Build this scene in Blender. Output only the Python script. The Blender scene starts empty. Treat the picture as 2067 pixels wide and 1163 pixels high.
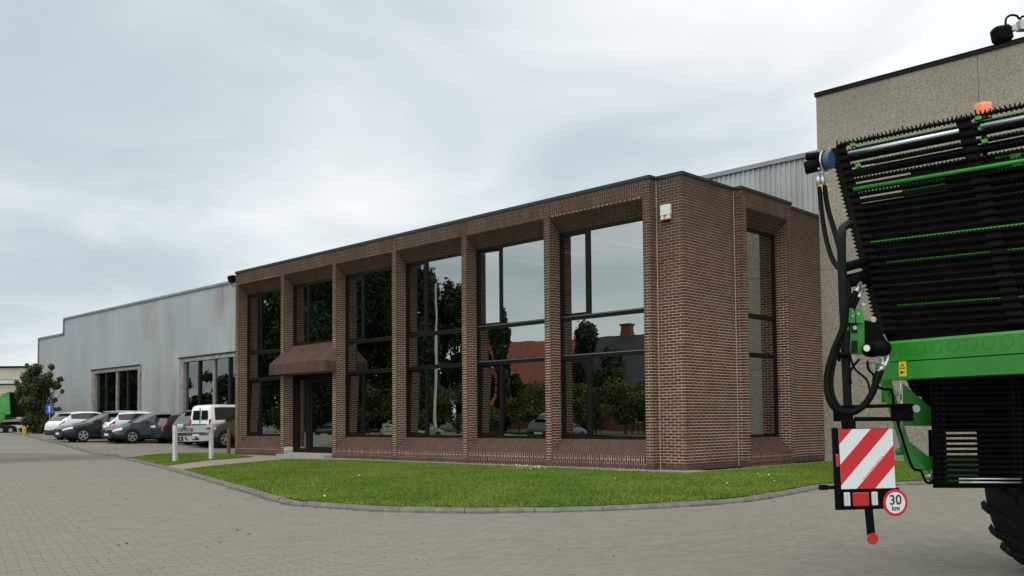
import bpy, bmesh, math, random
import numpy as np
from mathutils import Vector, Matrix, noise as mnoise

random.seed(7); rng = np.random.default_rng(7)
scene = bpy.context.scene
col = scene.collection
R = math.radians

# ---------------------------------------------------------------- camera
CAM = Vector((12.946, -18.959, 1.245)); YAW = R(-44.502); PITCH = R(2.68); ROLL = R(-0.502)
FPX = 1880.56; PPY = 180.61                       # focal length and principal point offset, photo pixels (2067 wide)
FW = Vector((math.sin(YAW)*math.cos(PITCH), math.cos(YAW)*math.cos(PITCH), math.sin(PITCH)))
RT0 = Vector((math.cos(YAW), -math.sin(YAW), 0)); UP0 = RT0.cross(FW)
RT = RT0*math.cos(ROLL) + UP0*math.sin(ROLL); UP = -RT0*math.sin(ROLL) + UP0*math.cos(ROLL)
cam_d = bpy.data.cameras.new('camera'); cam = bpy.data.objects.new('camera', cam_d); col.objects.link(cam)
m = Matrix((RT, UP, -FW)).transposed().to_4x4(); m.translation = CAM; cam.matrix_world = m
cam_d.sensor_fit = 'HORIZONTAL'; cam_d.sensor_width = 36.0; cam_d.lens = 36.0*FPX/2067
cam_d.shift_y = PPY/2067; cam_d.clip_start = 0.1; cam_d.clip_end = 3000
scene.camera = cam

def ray(u, v): return FW + RT*((u-1033.5)/FPX) - UP*((v-581.5-PPY)/FPX)
def atd(u, v, D): return CAM + ray(u, v)*D                    # a point at a given depth along the view axis
def pix(P):
    d = Vector(P)-CAM; z = d.dot(FW)
    return 1033.5+FPX*d.dot(RT)/z, 581.5+PPY-FPX*d.dot(UP)/z, z

# ---------------------------------------------------------------- world, sun, exposure
SUN_AZ = R(160); SUN_EL = R(52)                  # compass style: from +Y towards +X
world = bpy.data.worlds.new('World'); scene.world = world; world.use_nodes = True
nt = world.node_tree; N = nt.nodes; LK = nt.links; N.clear()
def wn(t, **k):
    n = N.new(t)
    for a, b in k.items(): setattr(n, a, b)
    return n
wo = wn('ShaderNodeOutputWorld'); bg = wn('ShaderNodeBackground'); LK.new(bg.outputs[0], wo.inputs[0])
sky = wn('ShaderNodeTexSky', sky_type='NISHITA', sun_disc=False, sun_elevation=SUN_EL, sun_rotation=SUN_AZ)
tc = wn('ShaderNodeTexCoord'); sep = wn('ShaderNodeSeparateXYZ'); LK.new(tc.outputs['Generated'], sep.inputs[0])
def wm(op, a, b=None, c=None, clamp=False):
    n = wn('ShaderNodeMath', operation=op, use_clamp=clamp)
    for i, x in enumerate((a, b, c)):
        if x is None: continue
        if isinstance(x, (int, float)): n.inputs[i].default_value = x
        else: LK.new(x, n.inputs[i])
    return n.outputs[0]
zz = wm('ADD', wm('MAXIMUM', sep.outputs['Z'], 0.0), 0.16)
comb = wn('ShaderNodeCombineXYZ'); LK.new(wm('DIVIDE', sep.outputs['X'], zz), comb.inputs[0]); LK.new(wm('DIVIDE', sep.outputs['Y'], zz), comb.inputs[1])
comb.inputs[2].default_value = 3.1
n1 = wn('ShaderNodeTexNoise'); n1.inputs['Scale'].default_value = 1.15; n1.inputs['Detail'].default_value = 4.5; n1.inputs['Roughness'].default_value = 0.5
n1.inputs['Distortion'].default_value = 0.6
n2 = wn('ShaderNodeTexNoise'); n2.inputs['Scale'].default_value = 0.42; n2.inputs['Detail'].default_value = 3.0
LK.new(comb.outputs[0], n1.inputs['Vector']); LK.new(comb.outputs[0], n2.inputs['Vector'])
# thin towards one side of the sky (brighter), thicker towards the other
side = wm('MINIMUM', wm('ADD', wm('MULTIPLY', sep.outputs['X'], 1.0), 0.68), 0.40)
f_ = wm('ADD', wm('ADD', wm('MULTIPLY', n1.outputs['Fac'], 0.85), wm('MULTIPLY_ADD', n2.outputs['Fac'], 0.65, -0.15)), wm('MULTIPLY', side, 0.55))
cr = wn('ShaderNodeValToRGB'); LK.new(f_, cr.inputs[0])
el = cr.color_ramp.elements
el[0].position = 0.30; el[0].color = (4.4, 5.1, 5.5, 1)
el[1].position = 0.92; el[1].color = (9.4, 9.75, 9.9, 1)
for p_, c_ in ((0.42, (4.95, 5.65, 6.0, 1)), (0.53, (6.1, 6.7, 6.95, 1)), (0.64, (7.4, 7.75, 7.85, 1)), (0.78, (8.7, 8.95, 9.0, 1))):
    e = el.new(p_); e.color = c_
mx = wn('ShaderNodeMix', data_type='RGBA'); mx.inputs[0].default_value = 0.94
LK.new(sky.outputs[0], mx.inputs[6]); LK.new(cr.outputs[0], mx.inputs[7])
sdv = (math.sin(SUN_AZ)*math.cos(SUN_EL), math.cos(SUN_AZ)*math.cos(SUN_EL), math.sin(SUN_EL))      # cloud glows towards the hidden sun
dt = wn('ShaderNodeVectorMath', operation='DOT_PRODUCT'); LK.new(tc.outputs['Generated'], dt.inputs[0]); dt.inputs[1].default_value = sdv
glow = wm('MULTIPLY_ADD', wm('MAXIMUM', dt.outputs['Value'], 0.0), 0.45, 0.94)
gm_ = wn('ShaderNodeVectorMath', operation='SCALE'); LK.new(mx.outputs[2], gm_.inputs[0]); LK.new(glow, gm_.inputs['Scale'])
LK.new(gm_.outputs[0], bg.inputs[0]); bg.inputs[1].default_value = 0.13
sun_d = bpy.data.lights.new('sun', 'SUN'); sun_d.energy = 1.0; sun_d.angle = R(35); sun_d.color = (1, 0.965, 0.92)
sun = bpy.data.objects.new('sun', sun_d); col.objects.link(sun)
sd = Vector((math.sin(SUN_AZ)*math.cos(SUN_EL), math.cos(SUN_AZ)*math.cos(SUN_EL), math.sin(SUN_EL)))
sun.rotation_euler = sd.to_track_quat('Z', 'Y').to_euler(); sun.location = (0, 0, 40)
vs = scene.view_settings; vs.view_transform = 'Standard'; vs.look = 'None'; vs.exposure = 0.0; vs.gamma = 1.0; vs.use_curve_mapping = False
scene.render.engine = 'CYCLES'
scene.cycles.max_bounces = 8; scene.cycles.transparent_max_bounces = 12; scene.cycles.use_denoising = True

# ---------------------------------------------------------------- materials
M = {}
def mat(name, rgb, rough=0.6, metal=0.0, spec=0.5, coat=0.0, emit=None, var=0.0, scale=8.0, bump=0.0, bscale=60.0, detail=4.0):
    m = bpy.data.materials.new(name); m.use_nodes = True; t = m.node_tree; b = t.nodes['Principled BSDF']
    b.inputs['Base Color'].default_value = (*rgb, 1); b.inputs['Roughness'].default_value = rough; b.inputs['Metallic'].default_value = metal
    b.inputs['Specular IOR Level'].default_value = spec; b.inputs['Coat Weight'].default_value = coat
    if coat: b.inputs['Coat Roughness'].default_value = 0.05
    if emit: b.inputs['Emission Color'].default_value = (*emit[0], 1); b.inputs['Emission Strength'].default_value = emit[1]
    g = t.nodes.new('ShaderNodeNewGeometry')
    if var:
        n = t.nodes.new('ShaderNodeTexNoise'); n.inputs['Scale'].default_value = scale; n.inputs['Detail'].default_value = detail; t.links.new(g.outputs['Position'], n.inputs['Vector'])
        r = t.nodes.new('ShaderNodeValToRGB'); e = r.color_ramp.elements
        e[0].position = 0.3; e[1].position = 0.72
        e[0].color = (*[max(0, c*(1-var)) for c in rgb], 1); e[1].color = (*[min(1, c*(1+var)) for c in rgb], 1)
        t.links.new(n.outputs['Fac'], r.inputs[0]); t.links.new(r.outputs[0], b.inputs['Base Color'])
    if bump:
        n = t.nodes.new('ShaderNodeTexNoise'); n.inputs['Scale'].default_value = bscale; n.inputs['Detail'].default_value = 3; t.links.new(g.outputs['Position'], n.inputs['Vector'])
        bp = t.nodes.new('ShaderNodeBump'); bp.inputs['Strength'].default_value = bump; bp.inputs['Distance'].default_value = 0.01
        t.links.new(n.outputs['Fac'], bp.inputs['Height']); t.links.new(bp.outputs[0], b.inputs['Normal'])
    M[name] = m; return m
class NB:
    """tiny node helper on an existing material"""
    def __init__(s, m): s.t = m.node_tree; s.b = s.t.nodes['Principled BSDF']
    def n(s, k, **kw):
        x = s.t.nodes.new(k)
        for a, v in kw.items():
            if a.startswith('i_'):
                x.inputs[a[2:].replace('_', ' ')].default_value = v
            else: setattr(x, a, v)
        return x
    def l(s, a, b): s.t.links.new(a, b)
    def math(s, op, a, b=None, clamp=False):
        x = s.n('ShaderNodeMath', operation=op, use_clamp=clamp)
        for i, v in enumerate((a, b)):
            if v is None: continue
            if isinstance(v, (int, float)): x.inputs[i].default_value = v
            else: s.l(v, x.inputs[i])
        return x.outputs[0]
    def ramp(s, fac, stops):
        x = s.n('ShaderNodeValToRGB'); e = x.color_ramp.elements
        e[0].position, e[0].color = stops[0][0], (*stops[0][1], 1); e[1].position, e[1].color = stops[-1][0], (*stops[-1][1], 1)
        for p, c in stops[1:-1]: q = e.new(p); q.color = (*c, 1)
        s.l(fac, x.inputs[0]); return x.outputs[0]
    def mix(s, fac, a, b, blend='MIX'):
        x = s.n('ShaderNodeMix', data_type='RGBA', blend_type=blend)
        for i, v in ((0, fac), (6, a), (7, b)):
            if isinstance(v, (int, float)): x.inputs[i].default_value = v
            elif isinstance(v, tuple): x.inputs[i].default_value = (*v, 1)
            else: s.l(v, x.inputs[i])
        return x.outputs[2]
    def noise(s, scale, detail=4.0, vec=None, rough=0.5, stretch=None):
        x = s.n('ShaderNodeTexNoise'); x.inputs['Scale'].default_value = scale; x.inputs['Detail'].default_value = detail; x.inputs['Roughness'].default_value = rough
        if vec is None: vec = s.n('ShaderNodeNewGeometry').outputs['Position']
        if stretch:
            mp = s.n('ShaderNodeMapping'); mp.inputs['Scale'].default_value = stretch; s.l(vec, mp.inputs[0]); vec = mp.outputs[0]
        s.l(vec, x.inputs['Vector']); return x.outputs['Fac']
    def bump(s, h, strength, dist=0.01):
        x = s.n('ShaderNodeBump'); x.inputs['Strength'].default_value = strength; x.inputs['Distance'].default_value = dist
        s.l(h, x.inputs['Height']); s.l(x.outputs[0], s.b.inputs['Normal'])
    def posz(s):
        x = s.n('ShaderNodeSeparateXYZ'); s.l(s.n('ShaderNodeNewGeometry').outputs['Position'], x.inputs[0]); return x
    def tint(s, name='tint'):
        x = s.n('ShaderNodeAttribute'); x.attribute_name = name; return x.outputs['Fac']

# brick
m_ = mat('brick', (0.1, 0.06, 0.05), 0.85, spec=0.25); nb = NB(m_)
c = nb.ramp(nb.tint(), [(0.0, (0.032, 0.019, 0.014)), (0.3, (0.072, 0.033, 0.024)), (0.6, (0.114, 0.046, 0.033)), (0.85, (0.178, 0.056, 0.038)), (1.0, (0.135, 0.083, 0.052))])
c = nb.mix(nb.math('MULTIPLY', nb.noise(45, 5), 0.5), c, (0.078, 0.046, 0.035))
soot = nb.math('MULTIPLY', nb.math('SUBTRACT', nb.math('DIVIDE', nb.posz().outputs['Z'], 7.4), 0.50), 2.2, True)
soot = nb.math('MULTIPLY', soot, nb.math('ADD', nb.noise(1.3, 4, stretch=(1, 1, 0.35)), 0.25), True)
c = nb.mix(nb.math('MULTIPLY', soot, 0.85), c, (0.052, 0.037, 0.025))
c = nb.mix(nb.math('MULTIPLY', nb.ramp(nb.noise(0.8, 5), [(0.45, (0, 0, 0)), (0.7, (1, 1, 1))]), 0.5), c, (0.066, 0.045, 0.036))
base_dark = nb.math('MULTIPLY', nb.math('SUBTRACT', 0.22, nb.posz().outputs['Z']), 5.0, True)  # bricks turn darker and greyer towards the wall foot, broken up by noise
c = nb.mix(nb.math('MULTIPLY', base_dark, nb.math('ADD', nb.noise(3, 3), 0.1), True), c, (0.055, 0.050, 0.046))
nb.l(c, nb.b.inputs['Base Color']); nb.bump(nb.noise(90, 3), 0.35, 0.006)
m_ = mat('mortar', (0.42, 0.35, 0.28), 0.95, spec=0.1); nb = NB(m_)
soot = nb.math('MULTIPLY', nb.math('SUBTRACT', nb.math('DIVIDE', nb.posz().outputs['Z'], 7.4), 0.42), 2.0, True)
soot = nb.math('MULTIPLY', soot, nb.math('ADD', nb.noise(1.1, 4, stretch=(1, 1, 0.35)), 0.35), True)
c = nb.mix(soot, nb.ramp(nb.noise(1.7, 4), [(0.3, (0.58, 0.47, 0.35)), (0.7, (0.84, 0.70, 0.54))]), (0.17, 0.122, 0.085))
base_dark = nb.math('MULTIPLY', nb.math('SUBTRACT', 0.25, nb.posz().outputs['Z']), 6.0, True)  # mortar darkens towards the bottom of the wall, uneven by noise
c = nb.mix(nb.math('MULTIPLY', base_dark, nb.math('ADD', nb.noise(3, 3), 0.3), True), c, (0.10, 0.09, 0.08))
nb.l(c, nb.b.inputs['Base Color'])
m_ = mat('weathered_brick', (0.1, 0.06, 0.05), 0.9, spec=0.2); nb = NB(m_)          # sills and canopy slopes: smooth, lichen-grey
c = nb.ramp(nb.tint(), [(0.0, (0.050, 0.030, 0.024)), (0.5, (0.085, 0.048, 0.037)), (0.85, (0.140, 0.052, 0.040)), (1.0, (0.110, 0.080, 0.060))])
c = nb.mix(nb.math('MULTIPLY', nb.noise(5, 5), 0.7), c, (0.068, 0.051, 0.042))
nb.l(c, nb.b.inputs['Base Color']); nb.bump(nb.noise(90, 3), 0.3, 0.006)
mat('weathered_mortar', (0.15, 0.11, 0.085), 0.95, spec=0.1, var=0.3, scale=5)
mat('sealant', (0.48, 0.42, 0.35), 0.8, var=0.2, scale=6)
mat('coping_metal', (0.018, 0.020, 0.024), 0.35, metal=0.3)
mat('frame_bronze', (0.0085, 0.007, 0.006), 0.5, spec=0.12)
mat('frame_edge', (0.16, 0.165, 0.165), 0.35, metal=0.6)
mat('concrete_step', (0.30, 0.29, 0.27), 0.85, var=0.15, scale=12, bump=0.2)
mat('interior_wall', (0.20, 0.19, 0.16), 0.9); mat('interior_floor', (0.06, 0.055, 0.05), 0.8); mat('interior_ceiling', (0.28, 0.28, 0.26), 0.9)
mat('lamp_tube', (0.9, 0.9, 0.85), 0.5, emit=((1, 0.96, 0.88), 9.0))
def glassmat(name, refl, tint, rgb=(0.93, 1.0, 0.98)):
    m = bpy.data.materials.new(name); m.use_nodes = True; t = m.node_tree; t.nodes.clear()
    o = t.nodes.new('ShaderNodeOutputMaterial'); mixs = t.nodes.new('ShaderNodeMixShader'); g = t.nodes.new('ShaderNodeBsdfGlossy'); tr = t.nodes.new('ShaderNodeBsdfTransparent')
    g.inputs['Roughness'].default_value = 0.0; g.inputs['Color'].default_value = (*rgb, 1); tr.inputs['Color'].default_value = (*tint, 1)
    lw = t.nodes.new('ShaderNodeLayerWeight'); lw.inputs['Blend'].default_value = 0.25
    mp = t.nodes.new('ShaderNodeMapRange'); mp.inputs['To Min'].default_value = refl; mp.inputs['To Max'].default_value = 1.0; t.links.new(lw.outputs['Fresnel'], mp.inputs[0])
    ge = t.nodes.new('ShaderNodeNewGeometry'); nz = t.nodes.new('ShaderNodeTexNoise'); nz.inputs['Scale'].default_value = 0.55; t.links.new(ge.outputs['Position'], nz.inputs[0])
    bp = t.nodes.new('ShaderNodeBump'); bp.inputs['Strength'].default_value = 0.05; bp.inputs['Distance'].default_value = 0.05; t.links.new(nz.outputs[0], bp.inputs['Height']); t.links.new(bp.outputs[0], g.inputs['Normal'])
    t.links.new(mp.outputs[0], mixs.inputs[0]); t.links.new(tr.outputs[0], mixs.inputs[1]); t.links.new(g.outputs[0], mixs.inputs[2]); t.links.new(mixs.outputs[0], o.inputs[0])
    M[name] = m; return m
glassmat('office_glass', 0.37, (0.10, 0.105, 0.09))
glassmat('hall_glass', 0.16, (0.16, 0.17, 0.16))
mat('car_glass', (0.012, 0.014, 0.016), 0.04, spec=0.8)
mat('spandrel', (0.006, 0.006, 0.006), 0.03, spec=1.0)
# hall cladding
m_ = mat('cladding', (0.42, 0.46, 0.46), 0.5, metal=0.1); nb = NB(m_)
c = nb.ramp(nb.noise(0.35, 5, stretch=(1, 1, 0.45)), [(0.3, (0.33, 0.375, 0.38)), (0.7, (0.43, 0.475, 0.48))])
st = nb.ramp(nb.noise(0.9, 6, stretch=(1, 1, 0.10), rough=0.65), [(0.46, (0, 0, 0)), (0.66, (1, 1, 1))])
st2 = nb.ramp(nb.noise(0.16, 4, stretch=(1, 1, 0.7)), [(0.46, (0, 0, 0)), (0.62, (1, 1, 1))])
c = nb.mix(nb.math('MULTIPLY', nb.math('MULTIPLY', st, st2), 0.7), c, (0.19, 0.155, 0.125))
c = nb.mix(nb.math('MULTIPLY', st2, 0.38), c, (0.27, 0.262, 0.24))
c = nb.mix(nb.math('MULTIPLY', st, 0.08), c, (0.24, 0.235, 0.22))
nb.l(c, nb.b.inputs['Base Color'])
mat('cladding_trim', (0.22, 0.23, 0.24), 0.5, metal=0.4, var=0.25, scale=1.5)
mat('hall_frame', (0.24, 0.235, 0.215), 0.6, var=0.3, scale=2.5)
mat('dark_frame', (0.012, 0.012, 0.012), 0.5, spec=0.2)
# exposed aggregate precast
m_ = mat('aggregate', (0.3, 0.27, 0.2), 0.95, spec=0.15); nb = NB(m_)
geo = nb.n('ShaderNodeNewGeometry').outputs['Position']
vo = nb.n('ShaderNodeTexVoronoi'); vo.inputs['Scale'].default_value = 34; nb.l(geo, vo.inputs['Vector'])
c = nb.ramp(vo.outputs['Color'], [(0.05, (0.13, 0.115, 0.09)), (0.35, (0.275, 0.245, 0.19)), (0.65, (0.335, 0.30, 0.235)), (0.95, (0.46, 0.42, 0.34))])
c = nb.mix(nb.math('MULTIPLY', nb.noise(0.5, 5, stretch=(1, 1, 0.5)), 0.4), c, (0.27, 0.245, 0.195))
tp = nb.math('MULTIPLY', nb.math('SUBTRACT', nb.posz().outputs['Z'], 9.2), 0.5, True)
c = nb.mix(nb.math('MULTIPLY', tp, nb.noise(1.0, 4, stretch=(1, 1, 0.25))), c, (0.16, 0.145, 0.12))
oi = nb.n('ShaderNodeObjectInfo').outputs['Random']
c = nb.mix(nb.math('MULTIPLY', oi, 0.22), c, (0.25, 0.23, 0.19))
nb.l(c, nb.b.inputs['Base Color']); nb.bump(vo.outputs['Distance'], 0.35, 0.012)
# paving
PA = Vector((-0.965, 0.262, 0)).normalized(); PB = Vector((-PA.y, PA.x, 0)); PB = -PB if PB.y < 0 else PB   # along the road / across it
m_ = mat('paver', (0.3, 0.3, 0.27), 0.9, spec=0.2); nb = NB(m_)
c = nb.ramp(nb.tint(), [(0.0, (0.196, 0.184, 0.148)), (0.5, (0.212, 0.199, 0.161)), (1.0, (0.229, 0.216, 0.176))])
c = nb.mix(nb.math('MULTIPLY', nb.ramp(nb.noise(0.33, 6, rough=0.6), [(0.42, (0, 0, 0)), (0.72, (1, 1, 1))]), 0.35), c, (0.190, 0.178, 0.144))
c = nb.mix(nb.math('MULTIPLY', nb.noise(70, 4), 0.25), c, (0.185, 0.173, 0.14))
c = nb.mix(nb.math('MULTIPLY', nb.ramp(nb.noise(1.1, 6, rough=0.7), [(0.60, (0, 0, 0)), (0.78, (1, 1, 1))]), 0.35), c, (0.150, 0.144, 0.122))
nb.l(c, nb.b.inputs['Base Color']); nb.bump(nb.noise(160, 2), 0.3, 0.004)
def pavmat(name, c0, c1, cj, scale=1.0, w=0.22, h=0.11):
    m = mat(name, c0, 0.9, spec=0.2); nb = NB(m)
    geo = nb.n('ShaderNodeNewGeometry').outputs['Position']
    mp = nb.n('ShaderNodeMapping', vector_type='TEXTURE'); mp.inputs['Rotation'].default_value = (0, 0, math.atan2(PB.y, PB.x)); nb.l(geo, mp.inputs[0])
    br = nb.n('ShaderNodeTexBrick'); br.inputs['Scale'].default_value = 1.0; br.inputs['Brick Width'].default_value = w; br.inputs['Row Height'].default_value = h
    br.inputs['Mortar Size'].default_value = 0.004; br.inputs['Color1'].default_value = (*c0, 1); br.inputs['Color2'].default_value = (*c1, 1); br.inputs['Mortar'].default_value = (*cj, 1)
    nb.l(mp.outputs[0], br.inputs['Vector'])
    c = nb.mix(nb.math('MULTIPLY', nb.ramp(nb.noise(0.33, 6, rough=0.6), [(0.42, (0, 0, 0)), (0.72, (1, 1, 1))]), 0.45), br.outputs['Color'], tuple(x*0.76 for x in c0))
    nb.l(c, nb.b.inputs['Base Color']); return m
pavmat('paving_far', (0.200, 0.188, 0.152), (0.215, 0.203, 0.165), (0.165, 0.155, 0.125))
pavmat('paving_parking', (0.185, 0.160, 0.135), (0.225, 0.195, 0.165), (0.07, 0.065, 0.05))
pavmat('paving_path', (0.27, 0.215, 0.18), (0.32, 0.265, 0.225), (0.12, 0.10, 0.08))
mat('joint_sand', (0.150, 0.141, 0.113), 1.0, spec=0.1, var=0.4, scale=1.5)
mat('kerb', (0.160, 0.155, 0.134), 0.95, spec=0.15, var=0.3, scale=7, bump=0.5, bscale=120)
mat('soil', (0.07, 0.055, 0.04), 1.0, var=0.3)
m_ = mat('lawn', (0.05, 0.1, 0.012), 0.95, spec=0.1); nb = NB(m_)
c = nb.ramp(nb.noise(0.8, 6), [(0.3, (0.045, 0.100, 0.010)), (0.55, (0.070, 0.130, 0.012)), (0.75, (0.105, 0.150, 0.016))])
nb.l(c, nb.b.inputs['Base Color']); nb.bump(nb.noise(60, 3), 0.6, 0.03)
m_ = mat('grass_blade', (0.06, 0.12, 0.015), 0.7, spec=0.25); nb = NB(m_)
c = nb.ramp(nb.noise(0.55, 6, rough=0.6), [(0.28, (0.058, 0.130, 0.012)), (0.45, (0.100, 0.176, 0.018)), (0.58, (0.138, 0.202, 0.024)), (0.74, (0.205, 0.228, 0.036))])
c = nb.mix(nb.math('MULTIPLY', nb.tint(), 0.28), c, (0.160, 0.220, 0.030))
c = nb.mix(nb.math('MULTIPLY', nb.ramp(nb.noise(2.6, 5), [(0.58, (0, 0, 0)), (0.75, (1, 1, 1))]), 0.5), c, (0.230, 0.220, 0.060))
nb.l(c, nb.b.inputs['Base Color']); nb.b.inputs['Subsurface Weight'].default_value = 0.0
mat('daisy', (0.85, 0.85, 0.8), 0.8)
mat('distant_field', (0.06, 0.085, 0.025), 1.0, var=0.3, scale=0.05)
def leafmat(name, a, b, c3):
    m = mat(name, b, 0.6, spec=0.3); nb = NB(m)
    c = nb.ramp(nb.tint(), [(0.0, a), (0.55, b), (1.0, c3)]); nb.l(c, nb.b.inputs['Base Color'])
    return m
leafmat('leaf_dark', (0.016, 0.026, 0.008), (0.042, 0.062, 0.018), (0.090, 0.112, 0.036))
leafmat('leaf_hedge', (0.035, 0.045, 0.010), (0.075, 0.090, 0.018), (0.150, 0.150, 0.030))
leafmat('leaf_tree', (0.010, 0.020, 0.006), (0.024, 0.044, 0.010), (0.055, 0.080, 0.020))
mat('bark', (0.06, 0.047, 0.035), 0.95, var=0.35, scale=9)
# machine
mat('machine_green', (0.018, 0.215, 0.016), 0.42, spec=0.45, coat=0.15, var=0.22, scale=2.2, detail=8.0)
mat('machine_black', (0.0028, 0.0028, 0.003), 0.6, spec=0.07)
mat('machine_hood', (0.003, 0.003, 0.0034), 0.7, spec=0.06)
mat('rubber', (0.003, 0.0029, 0.0028), 0.6, spec=0.06, var=0.3, scale=10)
mat('tyre_rubber', (0.009, 0.0087, 0.0083), 0.75, spec=0.2, var=0.35, scale=9, bump=0.25)
mat('hose', (0.003, 0.003, 0.0033), 0.6, spec=0.07)
mat('steel', (0.62, 0.66, 0.70), 0.28, metal=0.95)
mat('zinc', (0.42, 0.44, 0.43), 0.45, metal=0.8)
mat('motor_blue', (0.03, 0.075, 0.15), 0.45)
mat('post_grey', (0.008, 0.009, 0.010), 0.5, spec=0.12)
m_ = mat('beacon_orange', (0.80, 0.20, 0.07), 0.3, coat=0.4)
mat('red_film', (0.50, 0.012, 0.022), 0.4); mat('white_film', (0.66, 0.68, 0.70), 0.4); mat('black_film', (0.012, 0.012, 0.016), 0.5)
mat('red_lens', (0.42, 0.012, 0.016), 0.2, coat=0.5); mat('clear_lens', (0.55, 0.55, 0.52), 0.15, metal=0.3); mat('yellow_film', (0.75, 0.50, 0.02), 0.5)
# cars and small things
for n_, c_ in (('paint_white', (0.82, 0.83, 0.84)), ('paint_black', (0.010, 0.010, 0.012)), ('paint_charcoal', (0.030, 0.031, 0.033)), ('paint_blue_grey', (0.055, 0.066, 0.080)),
               ('paint_graphite', (0.075, 0.072, 0.070)), ('paint_silver', (0.42, 0.44, 0.45)), ('paint_sage', (0.22, 0.25, 0.20))):
    mat(n_, c_, 0.32, metal=0.0 if n_ == 'paint_white' else 0.25, coat=0.7)
mat('car_plastic', (0.014, 0.014, 0.015), 0.65); mat('car_shadow', (0.004, 0.004, 0.004), 0.9)
mat('alloy', (0.50, 0.51, 0.52), 0.3, metal=0.7); mat('tail_red', (0.34, 0.012, 0.02), 0.15, coat=0.6); mat('head_lamp', (0.62, 0.65, 0.68), 0.08, metal=0.5)
mat('plate_white', (0.66, 0.66, 0.66), 0.5); mat('sign_white', (0.60, 0.62, 0.63), 0.5, var=0.06, scale=3); mat('post_white', (0.50, 0.51, 0.50), 0.6, var=0.12, scale=6)
mat('sign_blue', (0.02, 0.10, 0.42), 0.45); mat('bollard_yellow', (0.50, 0.32, 0.03), 0.6, var=0.2); mat('wood_post', (0.10, 0.075, 0.05), 0.9, var=0.3, scale=14)
mat('plastic_white', (0.62, 0.64, 0.62), 0.5); mat('plaster_cream', (0.42, 0.37, 0.29), 0.9, var=0.12, scale=0.8); mat('plaster_pale', (0.5, 0.5, 0.47), 0.9, var=0.1, scale=0.8)
mat('roof_tile', (0.26, 0.075, 0.045), 0.85, var=0.35, scale=5); mat('house_brick', (0.20, 0.075, 0.05), 0.9, var=0.25, scale=6); mat('slate', (0.035, 0.036, 0.04), 0.7, var=0.25, scale=4)
mat('bin_plastic', (0.045, 0.05, 0.055), 0.5); mat('pole_paint', (0.62, 0.63, 0.60), 0.5)
mat('lime_green', (0.07, 0.30, 0.07), 0.5, var=0.25, scale=1.5)

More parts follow.
